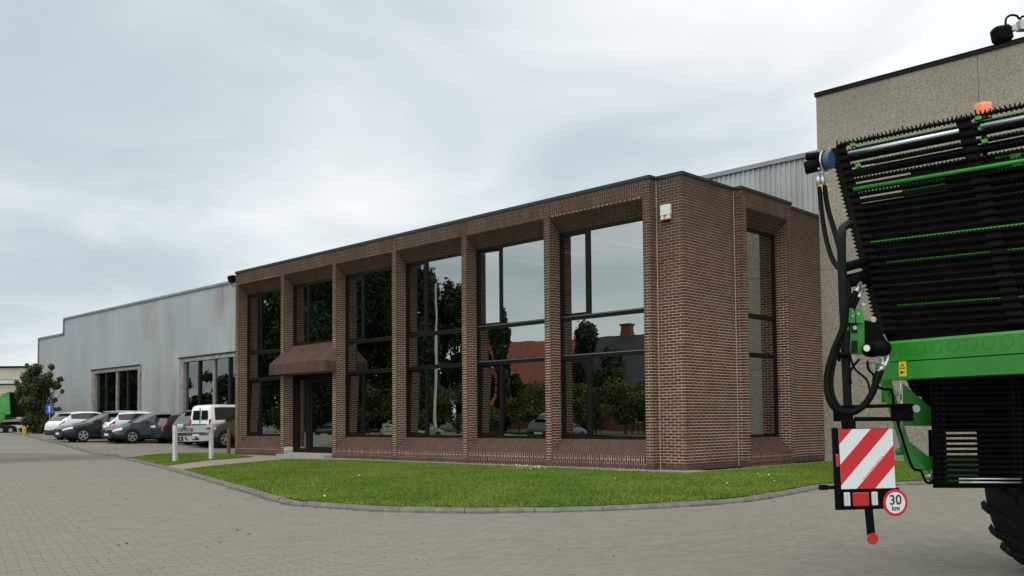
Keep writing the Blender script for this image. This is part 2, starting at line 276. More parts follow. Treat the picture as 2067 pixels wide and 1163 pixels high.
# ---------------------------------------------------------------- mesh helpers
def link(o, parent=None):
    col.objects.link(o)
    if parent is not None: o.parent = parent
    return o
def tag(o, label=None, cat=None, group=None, kind=None):
    if label: o['label'] = label
    if cat: o['category'] = cat
    if group: o['group'] = group
    if kind: o['kind'] = kind
    return o
def empty(name, loc=(0, 0, 0), rz=0.0):
    o = bpy.data.objects.new(name, None); o.location = loc; o.rotation_euler = (0, 0, rz); o.empty_display_size = 0.2; return link(o)
class MB:
    def __init__(s): s.v = []; s.f = []; s.t = []
    def add(s, vs, fs, tint=0.5):
        b = len(s.v); s.v.extend([tuple(x) for x in vs]); s.f.extend([tuple(b+i for i in q) for q in fs]); s.t.extend([tint]*len(vs)); return s
    def box(s, x0, x1, y0, y1, z0, z1):
        return s.add([(x0, y0, z0), (x1, y0, z0), (x1, y1, z0), (x0, y1, z0), (x0, y0, z1), (x1, y0, z1), (x1, y1, z1), (x0, y1, z1)],
                     [(3, 2, 1, 0), (4, 5, 6, 7), (0, 1, 5, 4), (1, 2, 6, 5), (2, 3, 7, 6), (3, 0, 4, 7)])
    def obox(s, c, ax, ay, az, hx, hy, hz):
        c = Vector(c); vs = [c+ax*(hx*i)+ay*(hy*j)+az*(hz*k) for k in (-1, 1) for i, j in ((-1, -1), (1, -1), (1, 1), (-1, 1))]
        return s.add(vs, [(3, 2, 1, 0), (4, 5, 6, 7), (0, 1, 5, 4), (1, 2, 6, 5), (2, 3, 7, 6), (3, 0, 4, 7)])
    def bbox(s, c, ax, ay, az, hx, hy, hz, b=0.01):
        """box with chamfered edges along az and ay faces (rounded-rect profile extruded along ay)"""
        c = Vector(c); pts = [(-hx+b, -hz), (hx-b, -hz), (hx, -hz+b), (hx, hz-b), (hx-b, hz), (-hx+b, hz), (-hx, hz-b), (-hx, -hz+b)]
        vs = []
        for sy, ins in ((-1, b), (-1+2*b/(2*hy) if hy > b else -0.5, 0), (1-2*b/(2*hy) if hy > b else 0.5, 0), (1, b)):
            for x, z in pts:
                k = (1-ins/max(hx, 1e-6)) if ins else 1; k2 = (1-ins/max(hz, 1e-6)) if ins else 1
                vs.append(c+ax*(x*k)+az*(z*k2)+ay*(hy*sy))
        fs = [tuple(range(8))[::1], tuple(range(24, 32))[::-1]]
        for r in range(3):
            for i in range(8): j = (i+1) % 8; fs.append((r*8+j, r*8+i, r*8+8+i, r*8+8+j))
        return s.add(vs, fs)
    def prism(s, poly, d):
        """extrude a closed polygon (list of Vectors) by vector d"""
        n = len(poly); d = Vector(d); vs = [Vector(p) for p in poly]+[Vector(p)+d for p in poly]
        return s.add(vs, [tuple(range(n))[::-1], tuple(range(n, 2*n))]+[(i, (i+1) % n, n+(i+1) % n, n+i) for i in range(n)])
    def tube(s, pts, r, n=8, cap=True):
        pts = [Vector(p) for p in pts]; rs = r if isinstance(r, (list, tuple)) else [r]*len(pts); vs = []; fs = []
        up = Vector((0, 0, 1)); prev = None
        for i, p in enumerate(pts):
            t = (pts[min(i+1, len(pts)-1)]-pts[max(i-1, 0)]).normalized()
            if prev is None:
                a = t.cross(up); a = t.cross(Vector((1, 0, 0))) if a.length < 0.05 else a
            else: a = prev-t*prev.dot(t)
            a.normalize(); prev = a; b = t.cross(a)
            for k in range(n): th = 2*math.pi*k/n; vs.append(p+(a*math.cos(th)+b*math.sin(th))*rs[i])
        for i in range(len(pts)-1):
            for k in range(n): j = (k+1) % n; fs.append((i*n+k, i*n+j, i*n+n+j, i*n+n+k))
        if cap: fs.append(tuple(range(n))[::-1]); fs.append(tuple(range((len(pts)-1)*n, len(pts)*n)))
        return s.add(vs, fs)
    def disc(s, c, nrm, r, h=0.01, n=24, rin=0.0):
        c = Vector(c); nrm = Vector(nrm).normalized(); a = nrm.cross(Vector((0, 0, 1)))
        a = Vector((1, 0, 0)) if a.length < 0.05 else a.normalized(); b = nrm.cross(a)
        ring = [a*math.cos(2*math.pi*k/n)+b*math.sin(2*math.pi*k/n) for k in range(n)]
        if rin == 0:
            vs = [c+q*r for q in ring]+[c+q*r+nrm*h for q in ring]
            return s.add(vs, [tuple(range(n))[::-1], tuple(range(n, 2*n))]+[(k, (k+1) % n, n+(k+1) % n, n+k) for k in range(n)])
        vs = [c+q*r for q in ring]+[c+q*r+nrm*h for q in ring]+[c+q*rin+nrm*h for q in ring]+[c+q*rin for q in ring]
        fs = []
        for k in range(n):
            j = (k+1) % n
            for q in range(4): q2 = (q+1) % 4; fs.append((q*n+k, q*n+j, q2*n+j, q2*n+k))
        return s.add(vs, fs)
    def mesh(s, name, mat_, smooth=False, tint=False):
        me = bpy.data.meshes.new(name); me.from_pydata([tuple(v) for v in s.v], [], s.f)
        if mat_ is not None: me.materials.append(M[mat_] if isinstance(mat_, str) else mat_)
        if smooth: me.polygons.foreach_set('use_smooth', [True]*len(me.polygons))
        if tint:
            a = me.attributes.new('tint', 'FLOAT', 'POINT'); a.data.foreach_set('value', np.array(s.t, dtype=np.float32))
        me.update(); return me
    def build(s, name, mat_, parent=None, smooth=False, tint=False):
        return link(bpy.data.objects.new(name, s.mesh(name, mat_, smooth, tint)), parent)
def fixn(o):
    bm = bmesh.new(); bm.from_mesh(o.data); bmesh.ops.recalc_face_normals(bm, faces=bm.faces); bm.to_mesh(o.data); bm.free(); return o
def npmesh(name, V, F, mat_, tint=None, parent=None, smooth=False):
    """quads or tris from numpy arrays"""
    me = bpy.data.meshes.new(name); nv, nf, k = len(V), len(F), F.shape[1]
    me.vertices.add(nv); me.vertices.foreach_set('co', V.astype(np.float32).ravel())
    me.loops.add(nf*k); me.loops.foreach_set('vertex_index', F.astype(np.int32).ravel())
    me.polygons.add(nf); me.polygons.foreach_set('loop_start', np.arange(0, nf*k, k, dtype=np.int32))
    me.materials.append(M[mat_]); me.update(calc_edges=True)
    if not smooth: me.shade_flat()
    if tint is not None:
        a = me.attributes.new('tint', 'FLOAT', 'POINT'); a.data.foreach_set('value', tint.astype(np.float32))
    return link(bpy.data.objects.new(name, me), parent)
def text(body, size, loc, xdir, zdir, mat_, name, parent, align='CENTER', extrude=0.001, offset=0.0):
    cu = bpy.data.curves.new(name, 'FONT'); cu.body = body; cu.size = size; cu.align_x = align; cu.align_y = 'CENTER'; cu.extrude = extrude; cu.offset = offset
    cu.resolution_u = 4; tmp = bpy.data.objects.new(name, cu); col.objects.link(tmp); bpy.context.view_layer.update()
    me = bpy.data.meshes.new_from_object(tmp.evaluated_get(bpy.context.evaluated_depsgraph_get())); me.materials.clear(); me.materials.append(M[mat_])
    bpy.data.objects.remove(tmp); o = bpy.data.objects.new(name, me); link(o, parent)
    xd = Vector(xdir).normalized(); zd = Vector(zdir).normalized(); nn = xd.cross(zd)
    m = Matrix((xd, zd, nn)).transposed().to_4x4(); m.translation = Vector(loc)
    o.matrix_world = m
    return o
def spline(P, n):
    """Catmull-Rom through points"""
    P = [Vector(p) for p in P]; out = []
    for i in range(len(P)-1):
        a, b, c, d = P[max(i-1, 0)], P[i], P[i+1], P[min(i+2, len(P)-1)]
        for k in range(n):
            t = k/n; out.append(0.5*((2*b)+(c-a)*t+(2*a-5*b+4*c-d)*t*t+(3*b-a-3*c+d)*t**3))
    out.append(P[-1]); return out
X_, Y_, Z_ = Vector((1, 0, 0)), Vector((0, 1, 0)), Vector((0, 0, 1))
def ss(a, b, x):
    t = min(1, max(0, (x-a)/(b-a))); return t*t*(3-2*t)
HX = [-200, -80, -60, -45, -36.6, -30, -25.5, -23.3, -22.2, -21.3]; HZ = [0.95, 0.80, 0.68, 0.58, 0.46, 0.32, 0.23, 0.13, 0.05, 0.0]
def H(x, y=0): return float(np.interp(x, HX, HZ))
ROAD = -0.06
def ter(u, v, off=ROAD):
    d = ray(u, v); t = 5.0
    while t < 160:
        P = CAM+d*t
        if P.z <= H(P.x, P.y)+off: break
        t += 0.02
    return P
def inpoly(x, y, poly):
    r = False; n = len(poly)
    for i in range(n):
        x1, y1 = poly[i][0], poly[i][1]; x2, y2 = poly[i-1][0], poly[i-1][1]
        if (y1 > y) != (y2 > y) and x < (x2-x1)*(y-y1)/(y2-y1)+x1: r = not r
    return r
def inpoly_np(X, Y, poly):
    r = np.zeros(len(X), bool); n = len(poly)
    for i in range(n):
        x1, y1 = poly[i][0], poly[i][1]; x2, y2 = poly[i-1][0], poly[i-1][1]
        c = ((y1 > Y) != (y2 > Y))
        with np.errstate(divide='ignore', invalid='ignore'): r ^= c & (X < (x2-x1)*(Y-y1)/(y2-y1)+x1)
    return r

# ---------------------------------------------------------------- ground, road, kerb, lawn
def sheet(name, poly, off, mat_, kind='structure', parent=None, flat=False):
    bm = bmesh.new(); f = bm.faces.new([bm.verts.new((p[0], p[1], 0)) for p in poly])
    if f.calc_area() and f.normal.z < 0: f.normal_flip()
    if not flat:
        xs = [p[0] for p in poly]
        for k in range(28):
            x = -60+k*1.5
            if min(xs) < x < max(xs):
                bmesh.ops.bisect_plane(bm, geom=bm.verts[:]+bm.edges[:]+bm.faces[:], plane_co=(x, 0, 0), plane_no=(1, 0, 0))
    bmesh.ops.triangulate(bm, faces=bm.faces[:])
    for v in bm.verts: v.co.z = (0 if flat else H(v.co.x, v.co.y))+off
    bm.normal_update()
    for f in bm.faces:
        if f.normal.z < 0: f.normal_flip()
    me = bpy.data.meshes.new(name); bm.to_mesh(me); bm.free(); me.materials.append(M[mat_])
    o = link(bpy.data.objects.new(name, me), parent)
    if kind and parent is None: o['kind'] = kind
    return o
sheet('ground', [(-1600, -1600), (1600, -1600), (1600, 1600), (-1600, 1600)], -0.6, 'distant_field', flat=True)
def farline(x): return -28.0-0.2715*(x+29)
road = sheet('road', [(-190, farline(-190)), (70, farline(70)), (70, 80), (-190, 80)], ROAD-0.012, 'paving_far')
sheet('verge', [(-190, farline(-190)), (-190, farline(-190)-60), (70, farline(70)-60), (70, farline(70))], 0.02, 'distant_field')

kp = [ter(u, v) for u, v in ((250, 926), (355, 953), (480, 990), (570, 1017), (625, 1023.5), (680, 1027.5), (760, 1033), (850, 1036), (970, 1037), (1160, 1034), (1330, 1027), (1500, 1014.5), (1600, 998), (1650, 988), (1700, 982))]
k0 = kp[0]
kp = [ter(u, v) for u, v in ((24, 873.5), (51, 880), (81, 888), (120.5, 897), (174, 912.7), (212, 919.5))]+kp+[Vector((5.75, -0.6, 0)), Vector((6.5, 2.0, 0)), Vector((7.6, 4.6, 0)), Vector((9.0, 7.4, 0))]
kl = spline(kp, 14)
# resample to about 1 m stones
acc = [0.0]
for a, b in zip(kl, kl[1:]): acc.append(acc[-1]+(b.xy-a.xy).length)
def kat(s):
    i = max(1, min(len(acc)-1, int(np.searchsorted(acc, s)))); t = (s-acc[i-1])/max(1e-6, acc[i]-acc[i-1]); return kl[i-1].lerp(kl[i], t)
kerb = empty('kerb'); tag(kerb, kind='structure')
nst = int(acc[-1]/1.0); kin = []
def knorm(s):
    t = (kat(min(acc[-1], s+0.05))-kat(max(0, s-0.05))); t.z = 0; t.normalize(); return Vector((-t.y, t.x, 0))
for i in range(nst):
    s0, s1 = acc[-1]*i/nst+0.006, acc[-1]*(i+1)/nst-0.006; mb = MB(); vs = []; K = 3
    dz = random.uniform(-0.006, 0.006)
    for k in range(K+1):
        s = s0+(s1-s0)*k/K; P = kat(s); n = knorm(s); h = H(P.x, P.y)
        for d, z in ((0, -0.16), (0.004, -0.035), (0.04, 0.004), (0.155, 0.008), (0.155, -0.16)): vs.append((P.x+n.x*d, P.y+n.y*d, h+z+dz))
    fs = [(0, 1, 2, 3, 4), tuple(K*5+q for q in (4, 3, 2, 1, 0))]
    for k in range(K):
        for q in range(5): q2 = (q+1) % 5; fs.append((k*5+q2, k*5+q, k*5+5+q, k*5+5+q2))
    mb.add(vs, fs); o = mb.build('kerb_stone', 'kerb', kerb); fixn(o)
kin = [kat(s)+knorm(s)*0.15 for s in np.linspace(0, acc[-1], 160)]
island = [(p.x, p.y) for p in kl]+[(30, 7.4), (30, 60), (-120, 60), (-120, kl[0].y+4)]
XW, YH = -21.75, 7.5                               # west end of the brick office, plane of the hall fronts
# parking bays in front of the hall
Kw = [p for p in kin if p.x < -15.5]
sheet('parking', [(p.x, p.y) for p in Kw]+[(-15.5, -1), (-21.6, 0.3), (-21.6, 7.6), (-66, 7.6), (-66, Kw[0].y)], -0.010, 'paving_parking')
def g0(u, v, z=0.0):
    d = ray(u, v); t = (z-CAM.z)/d.z; P = CAM+d*t; return (P.x, P.y)
near = lambda q: min(kin, key=lambda p: (p.x-q[0])**2+(p.y-q[1])**2)
pa, pb = near(g0(311, 941)), near(g0(352, 951))
pu = [g0(428, 929), g0(508, 923.5)]; pl_ = [g0(576, 928.5), g0(440, 941)]
sheet('path', [(pa.x, pa.y), *pu, (-18.4, -0.8), (-21.65, 0.1), (-21.65, 0.6), (0.4, 0.6), (0.4, 7.45), (0.75, 7.45), (0.80, 1.5), (0.75, -0.85), (-0.3, -1.0), (-2.85, -0.8), (-12.3, -0.85), *pl_, (pb.x, pb.y)], 0.006, 'paving_path', flat=True)
gt = lambda u, v: tuple(ter(u, v, 0.014).xy)
small_lawn = [g0(250, 926), gt(300, 919), gt(339, 916), gt(400, 914.8), gt(460, 915.6), (-18.6, -0.95), g0(508, 923), pu[0], (pa.x, pa.y)]+[(p.x, p.y) for p in kin[::-1] if g0(250, 925.5)[0] < p.x < pa.x]
big_lawn = [(p.x, p.y) for p in kin if p.x > pb.x or p.y > -4]
big_lawn = [(p.x, p.y) for i, p in enumerate(kin) if i >= kin.index(pb)]+[(0.8, 7.4), (0.85, 1.5), (0.80, -0.9), (-0.3, -1.05), (-2.85, -0.85), (-12.3, -0.9), pl_[0], pl_[1]]
sheet('lawn', small_lawn, 0.014, 'lawn'); sheet('lawn', big_lawn, 0.014, 'lawn', flat=True)

def grassfield(poly, n, seed, name='grass'):
    r = np.random.default_rng(seed); P = np.array(poly); x0, y0 = P.min(0); x1, y1 = P.max(0)
    X = r.uniform(x0, x1, n*3); Y = r.uniform(y0, y1, n*3); k = inpoly_np(X, Y, poly); X, Y = X[k][:n], Y[k][:n]; n = len(X)
    h = r.uniform(0.018, 0.044, n)*(0.85+0.5*r.random(n)**3); th = r.uniform(0, 2*np.pi, n); w = r.uniform(0.006, 0.013, n)*1.35; lean = r.uniform(0.1, 0.8, n)*h; la = r.uniform(0, 2*np.pi, n)
    hz = np.array([H(a, 0) for a in X])+0.012
    V = np.zeros((n, 3, 3)); V[:, 0] = np.c_[X-np.cos(th)*w, Y-np.sin(th)*w, hz]; V[:, 1] = np.c_[X+np.cos(th)*w, Y+np.sin(th)*w, hz]
    V[:, 2] = np.c_[X+np.cos(la)*lean, Y+np.sin(la)*lean, hz+h]
    t = np.repeat(r.random(n), 3)
    o = npmesh(name, V.reshape(-1, 3), np.arange(n*3).reshape(-1, 3), 'grass_blade', t); return tag(o, kind='stuff')
tag(grassfield(big_lawn, 330000, 3), 'short mown green grass of the lawn in front of the brick office', 'grass')
tag(grassfield(small_lawn, 60000, 4), 'small patch of mown grass around the office direction sign', 'grass')
# daisies: a cluster by the plinth and strays
mb = MB()
spots = [(random.uniform(1040, 1100), random.uniform(939.5, 946)) for _ in range(46)]+[(random.uniform(960, 1100), random.uniform(935, 948)) for _ in range(14)]+[(random.uniform(480, 1640), random.uniform(945, 1010)) for _ in range(12)]+[(1530, 958), (1534, 961), (1552, 959), (1468, 978)]
for u, v in spots:
    x, y = g0(u, v, 0.05)
    if inpoly(x, y, big_lawn): mb.disc((x, y, random.uniform(0.05, 0.075)), (random.uniform(-.5, .5), random.uniform(-.8, .1), 1), random.uniform(0.008, 0.017), 0.004, 6)
tag(mb.build('daisies', 'daisy'), 'tiny white daisies scattered in the lawn along the brick plinth', 'flowers', kind='stuff')

mb = MB()
for u, v in [(100, 985), (108, 986), (225, 994), (232, 996), (254, 1009), (240, 1101), (255, 1098), (160, 1067), (378, 962), (395, 972), (460, 988), (440, 975), (570, 1018), (510, 997), (1253, 1036), (1355, 1030), (852, 1098)]+[(random.uniform(0, 1650), random.uniform(985, 1150)) for _ in range(30)]:
    x, y = g0(u, v, ROAD); n = 7; w_ = random.uniform(.5, 1) * (.055 if u < 700 and v < 1105 else .022)
    mb.add([(x+math.cos(k*6.283/n)*w_*random.uniform(.5, 1.3), y+math.sin(k*6.283/n)*w_*.5*random.uniform(.4, 1.2), ROAD+.004+random.uniform(0, .012)) for k in range(n)], [tuple(range(n))])
tag(mb.build('litter', 'soil'), 'dark specks of dirt and dead leaves scattered on the grey paving', 'litter', kind='stuff')
# pavers: half-bond courses across the road
aw, bl, gap = 0.11, 0.22, 0.004
na = np.arange(-420, 420); nbb = np.arange(-260, 260)
A, B = np.meshgrid(na, nbb, indexing='ij'); A = A.ravel(); B = B.ravel()
base = np.array([CAM.x, CAM.y]); shift = (rng.random(len(na))-.5)*.05; B = B+shift[A+420]
cx = base[0]+PA.x*A*aw+PB.x*(B+0.5*(A % 2))*bl; cy = base[1]+PA.y*A*aw+PB.y*(B+0.5*(A % 2))*bl
rel = np.c_[cx-CAM.x, cy-CAM.y, np.full(len(cx), ROAD-CAM.z)]
dep = rel@np.array(FW); uu = 1033.5+FPX*(rel@np.array(RT))/np.maximum(dep, .1); vv = 581.5+PPY-FPX*(rel@np.array(UP))/np.maximum(dep, .1)
keep = (dep > 4.6) & (dep < 36) & (uu > -420) & (uu < 2500)
keep &= ~inpoly_np(cx, cy, island)
cx, cy, dep, uu, vv = cx[keep], cy[keep], dep[keep], uu[keep], vv[keep]
# the bed under them
def rects(cx, cy, ha, hb, z):
    n = len(cx); V = np.zeros((n, 4, 3))
    for i, (sa, sb) in enumerate(((-1, -1), (1, -1), (1, 1), (-1, 1))):
        V[:, i, 0] = cx+PA.x*ha*sa+PB.x*hb*sb; V[:, i, 1] = cy+PA.y*ha*sa+PB.y*hb*sb; V[:, i, 2] = z
    return V
hz = np.array([H(x) for x in cx]); nP = len(cx)
V = rects(cx, cy, aw/2+.001, bl/2+.001, hz+ROAD-0.006)
Fq = np.arange(nP*4).reshape(-1, 4)[:, ::-1] if PA.cross(PB).z < 0 else np.arange(nP*4).reshape(-1, 4)
npmesh('joint_bed', V.reshape(-1, 3), Fq, 'joint_sand', parent=road)
fr = (uu > 20) & (uu < 2050) & (vv < 1155)
order = np.argsort(np.where(fr, dep, 1e9)); single = set(order[:300].tolist())
rest = np.array([i for i in range(nP) if i not in single])
tl = rng.random(nP)
def paverV(cx, cy, z, sub):
    n = len(cx); dzt = rng.normal(0, 0.0006, (n, 4)); Vb = rects(cx, cy, aw/2-gap/2, bl/2-gap/2, z-0.009); Vt = rects(cx, cy, aw/2-gap/2-0.0015, bl/2-gap/2-0.0015, z); Vt[:, :, 2] += dzt
    return np.concatenate([Vb, Vt], 1)
V = paverV(cx[rest], cy[rest], hz[rest]+ROAD, None); n = len(rest)
q = [(4, 5, 6, 7), (0, 1, 5, 4), (1, 2, 6, 5), (2, 3, 7, 6), (3, 0, 4, 7)]
if PA.cross(PB).z < 0: q = [t[::-1] for t in q]
F = (np.arange(n)[:, None, None]*8+np.array(q)[None]).reshape(-1, 4)
o = npmesh('pavers', V.reshape(-1, 3), F, 'paver', np.repeat(tl[rest], 8), parent=road); o['kind'] = 'stuff'
pm = []
for k in range(8):
    mb = MB(); ha, hb = aw/2-gap/2, bl/2-gap/2; pv = []
    for dz_, ins in ((-0.009, 0), (0, 0.0015)):
        for sa, sb in ((-1, -1), (1, -1), (1, 1), (-1, 1)): pv.append((sa*(ha-ins), sb*(hb-ins), dz_+(0 if dz_ else random.gauss(0, .0006))))
    mb.add(pv, [(4, 5, 6, 7), (0, 1, 5, 4), (1, 2, 6, 5), (2, 3, 7, 6), (3, 0, 4, 7)], (k+0.5)/8); pm.append(mb.mesh('paver', 'paver', tint=True))
ang = math.atan2(PA.y, PA.x)
for i in order[:300]:
    o = bpy.data.objects.new('paver', pm[random.randrange(8)]); o.location = (cx[i], cy[i], hz[i]+ROAD); o.rotation_euler = (0, 0, ang); link(o, road)

# ---------------------------------------------------------------- brick office building
BR = []          # bricks: (centre, U, V, N, half-width, half-height, weathered)
CH, BL, MO, PR = 0.0740, 0.2250, 0.0138, 0.005
def face(o, U, V, Nn, wU, hV, soldier=False, weath=False, ph=0.0, e0=0.0, e1=0.0):
    """lay bricks on a rectangle; e0/e1 push the first and last bricks round an outer corner"""
    o = Vector(o)
    au, av, lu, lv = (U, V, wU, hV) if not soldier else (V, U, hV, wU)
    nc = max(1, round(lv/CH)); ch = lv/nc
    for r in range(nc):
        s = -BL*(0.5 if (r % 2) else 0.0)-BL*ph
        while s < lu:
            a, b = max(0, s+MO/2), min(lu, s+BL-MO/2)
            if s+BL >= lu-0.03: b = lu
            if s <= 0.0: a = 0
            if b-a > 0.028:
                ea = -e0 if a == 0 and not soldier else 0; eb = e1 if b == lu and not soldier else 0
                c = (a+b+ea+eb)/2; BR.append((o+au*c+av*((r+.5)*ch), au, av, Nn, (b-a-ea+eb)/2, (ch-MO)/2, weath))
            s += BL
            if b == lu: break
x0b, Bs, wp = -1.014, 3.388, 0.224
def pl(i): return x0b-i*Bs
ZF, ZP, ZS, ZH, DR, HT = 6.855, 0.352, 0.739, 6.479, 0.40, 7.31
XE = x0b+wp                       # east end of the bay plane
D0 = 0.28                         # setback of the corner blocks behind the bay plane
RX, Y1, Y2 = 0.242, 2.659, 5.329   # right side bay
office = empty('office_building', (0, 0, 0)); tag(office, 'two storey brown brick office with tall dark windows between narrow brick piers', 'building')
core = MB()
XL = pl(6)                        # left-most pier
core.box(XL, XE, 0, 0.42, ZF, HT)                                        # fascia beam
for i in range(7): core.box(pl(i), pl(i)+wp, 0, 0.46, 0, ZF-0.002)
SN = []
for i in range(6):
    a, b = pl(i+1)+wp, pl(i)
    core.prism([(a, .002, ZF), (a, DR, ZH), (a, .52, ZH), (a, .52, ZF)], (b-a, 0, 0))
    if i != 4: sn = MB(); SN.append(sn); sn.prism([(a, 0.0, 0), (a, 0.0, ZP), (a, DR, ZS), (a, .52, ZS), (a, .52, 0)], (b-a, 0, 0))
core.box(XW+.05, XL-.002, D0, YH, 0, HT); core.box(XE, -0.002, D0, 0.7, 0, HT); core.box(-0.42, 0, D0+.001, Y1, 0, HT)
core.box(-0.42, 0, Y2, YH, 0, HT)
core.box(-0.2, RX, Y1, Y1+wp, 0, ZF-.002); core.box(-0.2, RX, Y2-wp, Y2, 0, ZF-.002); core.box(-0.2, RX, Y1+.001, Y2-.001, ZF, HT)
ya, yb = Y1+wp, Y2-wp
core.prism([(RX-.002, ya, ZF), (RX-DR, ya, ZH), (RX-.52, ya, ZH), (RX-.52, ya, ZF)], (0, yb-ya, 0))
sn = MB(); SN.append(sn); sn.prism([(RX, ya, 0), (RX, ya, ZP), (RX-DR, ya, ZS), (RX-.52, ya, ZS), (RX-.52, ya, 0)], (0, yb-ya, 0))
wall = core.build('wall', 'mortar', office); fixn(wall)
for sn in SN:
    o = fixn(sn.build('sill', 'mortar', office)); o.data.materials.append(M['weathered_mortar'])
    for f in o.data.polygons: f.material_index = 1 if f.normal.z > .3 else 0
E1 = PR-.002
def wallface(o, U, Nn, L, z1=HT, e0=0, e1=0, ph=0.0, band=True):
    o = Vector(o)
    face(o, U, Z_, Nn, L, 0.105, soldier=True, ph=0.5)
    n = round((z1-0.105-(0.105 if band else 0))/CH); hh = z1-0.105-(0.105 if band else 0)
    face(o+Z_*0.105, U, Z_, Nn, L, hh, ph=ph, e0=e0, e1=e1)
    if band: face(o+Z_*(z1-0.105), U, Z_, Nn, L, 0.105, soldier=True, ph=0.5)
nY, pX = -Y_, X_
wallface((XE+.02, D0, 0), X_, nY, -XE-.02, e1=E1, ph=0.1)                 # corner block, front
wallface((0, D0, 0), Y_, pX, Y1-D0, ph=0.05)                             # corner block, side
wallface((0, Y2, 0), Y_, pX, YH-Y2)                                      # side wall beyond the bay
wallface((XW+.05, D0, 0), X_, nY, XL-XW-.05)
wallface((0, Y1, 0), X_, nY, RX, e1=E1)                                  # near return of the side bay
for y in (Y1, Y2-wp): wallface((RX, y, 0), Y_, pX, wp)
wallface((XE, 0, 0), Y_, pX, D0-.02)                                     # return of the bay plane at the corner
for i in range(7):
    wallface((pl(i), 0, 0), X_, nY, wp, e1=E1 if True else 0)
    if i: face((pl(i)+wp, 0, ZP), Y_, Z_, pX, DR, ZF-ZP)
face((RX-DR, Y2-wp, ZP), X_, Z_, nY, DR, ZF-ZP, e1=E1)
sv = Vector((0, DR, ZS-ZP)); sl = sv.length; sv.normalize(); snm = Vector((0, -sv.z, sv.y))
fv = Vector((0, DR, ZH-ZF)); fl = fv.length; fv.normalize(); fnm = Vector((0, fv.z, -fv.y))
for i in range(6):
    a, b = pl(i+1)+wp, pl(i)
    face((a, 0, ZF), X_, Z_, nY, b-a, HT-ZF, soldier=True, ph=random.random())
    face((a, 0, ZF), X_, fv, fnm, b-a, fl, soldier=True, ph=0.3)
    if i != 4:
        face((a, 0, 0), X_, Z_, nY, b-a, ZP, soldier=True, ph=0.4)
        face((a, 0, ZP), X_, sv, snm, b-a, sl, soldier=True, weath=True, ph=0.2)
face((RX, ya, ZF), Y_, Z_, pX, yb-ya, HT-ZF, soldier=True)
face((RX, ya, 0), Y_, Z_, pX, yb-ya, ZP, soldier=True, ph=.4)
sv2 = Vector((-sv.y, 0, sv.z)); face((RX, ya, ZP), Y_, sv2, Vector((sv.z, 0, sv.y)), yb-ya, sl, soldier=True, weath=True, ph=.2)
fv2 = Vector((-fv.y, 0, fv.z)); face((RX, ya, ZF), Y_, fv2, Vector((-fv.z*-1*-1, 0, -fv.y)) if False else Vector((-fv.z, 0, -fv.y)), yb-ya, fl, soldier=True, ph=.3)
# canopy over the door (bay between piers 5 and 4)
ca, cb, cf, cz0, cz1, cz2, cyb = pl(5)-0.02, pl(4)+wp+0.02, -0.47, 3.05, 3.42, 4.15, 0.36
cmb = MB(); cmb.prism([(ca, cf, cz0), (ca, cf, cz1), (ca, -.005, cz1+(cz2-cz1)*(-cf-.005)/(cyb-cf)), (ca, -.005, cz0)], (cb-ca, 0, 0))
a5, b5 = pl(5)+wp, pl(4)
cmb.prism([(a5, -.004, cz0), (a5, -.004, cz1+(cz2-cz1)*(-cf-.004)/(cyb-cf)), (a5, cyb, cz2), (a5, 0.52, cz2), (a5, .52, cz0)], (b5-a5, 0, 0))
canopy = cmb.build('canopy', 'weathered_mortar', office); fixn(canopy)
kv = Vector((0, cyb-cf, cz2-cz1)); kl_ = kv.length; kv.normalize(); knm = Vector((0, -kv.z, kv.y))
cut = kl_*(-cf)/(cyb-cf)
face((ca, cf, cz1), X_, kv, knm, cb-ca, cut, soldier=True, weath=True)
face(Vector((a5, cf, cz1))+kv*cut, X_, kv, knm, b5-a5, kl_-cut, soldier=True, weath=True, ph=.5)
face((ca, cf, cz0), X_, Z_, nY, cb-ca, cz1-cz0, soldier=True, weath=True, ph=.3)
face((cb, cf, cz0), Y_, Z_, pX, -cf-.01, cz1-cz0, soldier=True, weath=True)
# emit: the 300 bricks that show largest as objects, the rest as one part
def bscore(b):
    c, au, av, nn, hu, hv, w = b
    d = c-CAM; L = d.length
    if d.dot(nn) > 0: return -1
    u, v, z = pix(c)
    return hu*hv*(-d.dot(nn))/L**3 if 1320 < u < 1640 or c.y < 0.5 else 0
bo = sorted(range(len(BR)), key=lambda i: -bscore(BR[i]))
tnt = [min(1, max(0, random.betavariate(1.6, 1.9))) for _ in BR]
bmesh_v = []
for k in range(8):
    for wth in (False, True):
        mb = MB(); mb.add([(-1, -1, -1), (1, -1, -1), (1, 1, -1), (-1, 1, -1), (-1, -1, 1), (1, -1, 1), (1, 1, 1), (-1, 1, 1)], [(4, 5, 6, 7), (0, 1, 5, 4), (1, 2, 6, 5), (2, 3, 7, 6), (3, 0, 4, 7)], (k+.5)/8)
        bmesh_v.append(mb.mesh('brick', 'weathered_brick' if wth else 'brick', tint=True))
for i in bo[:300]:
    c, au, av, nn, hu, hv, w = BR[i]
    o = bpy.data.objects.new('brick', bmesh_v[min(7, int(tnt[i]*8))*2+(1 if w else 0)])
    zz_ = au.cross(av); sgn = 1 if zz_.dot(nn) > 0 else -1
    m = Matrix((au*hu, av*hv*sgn, au.cross(av*sgn)*PR)).transposed().to_4x4(); m.translation = c+nn*random.uniform(-.001, .001); link(o, wall); o.matrix_world = m
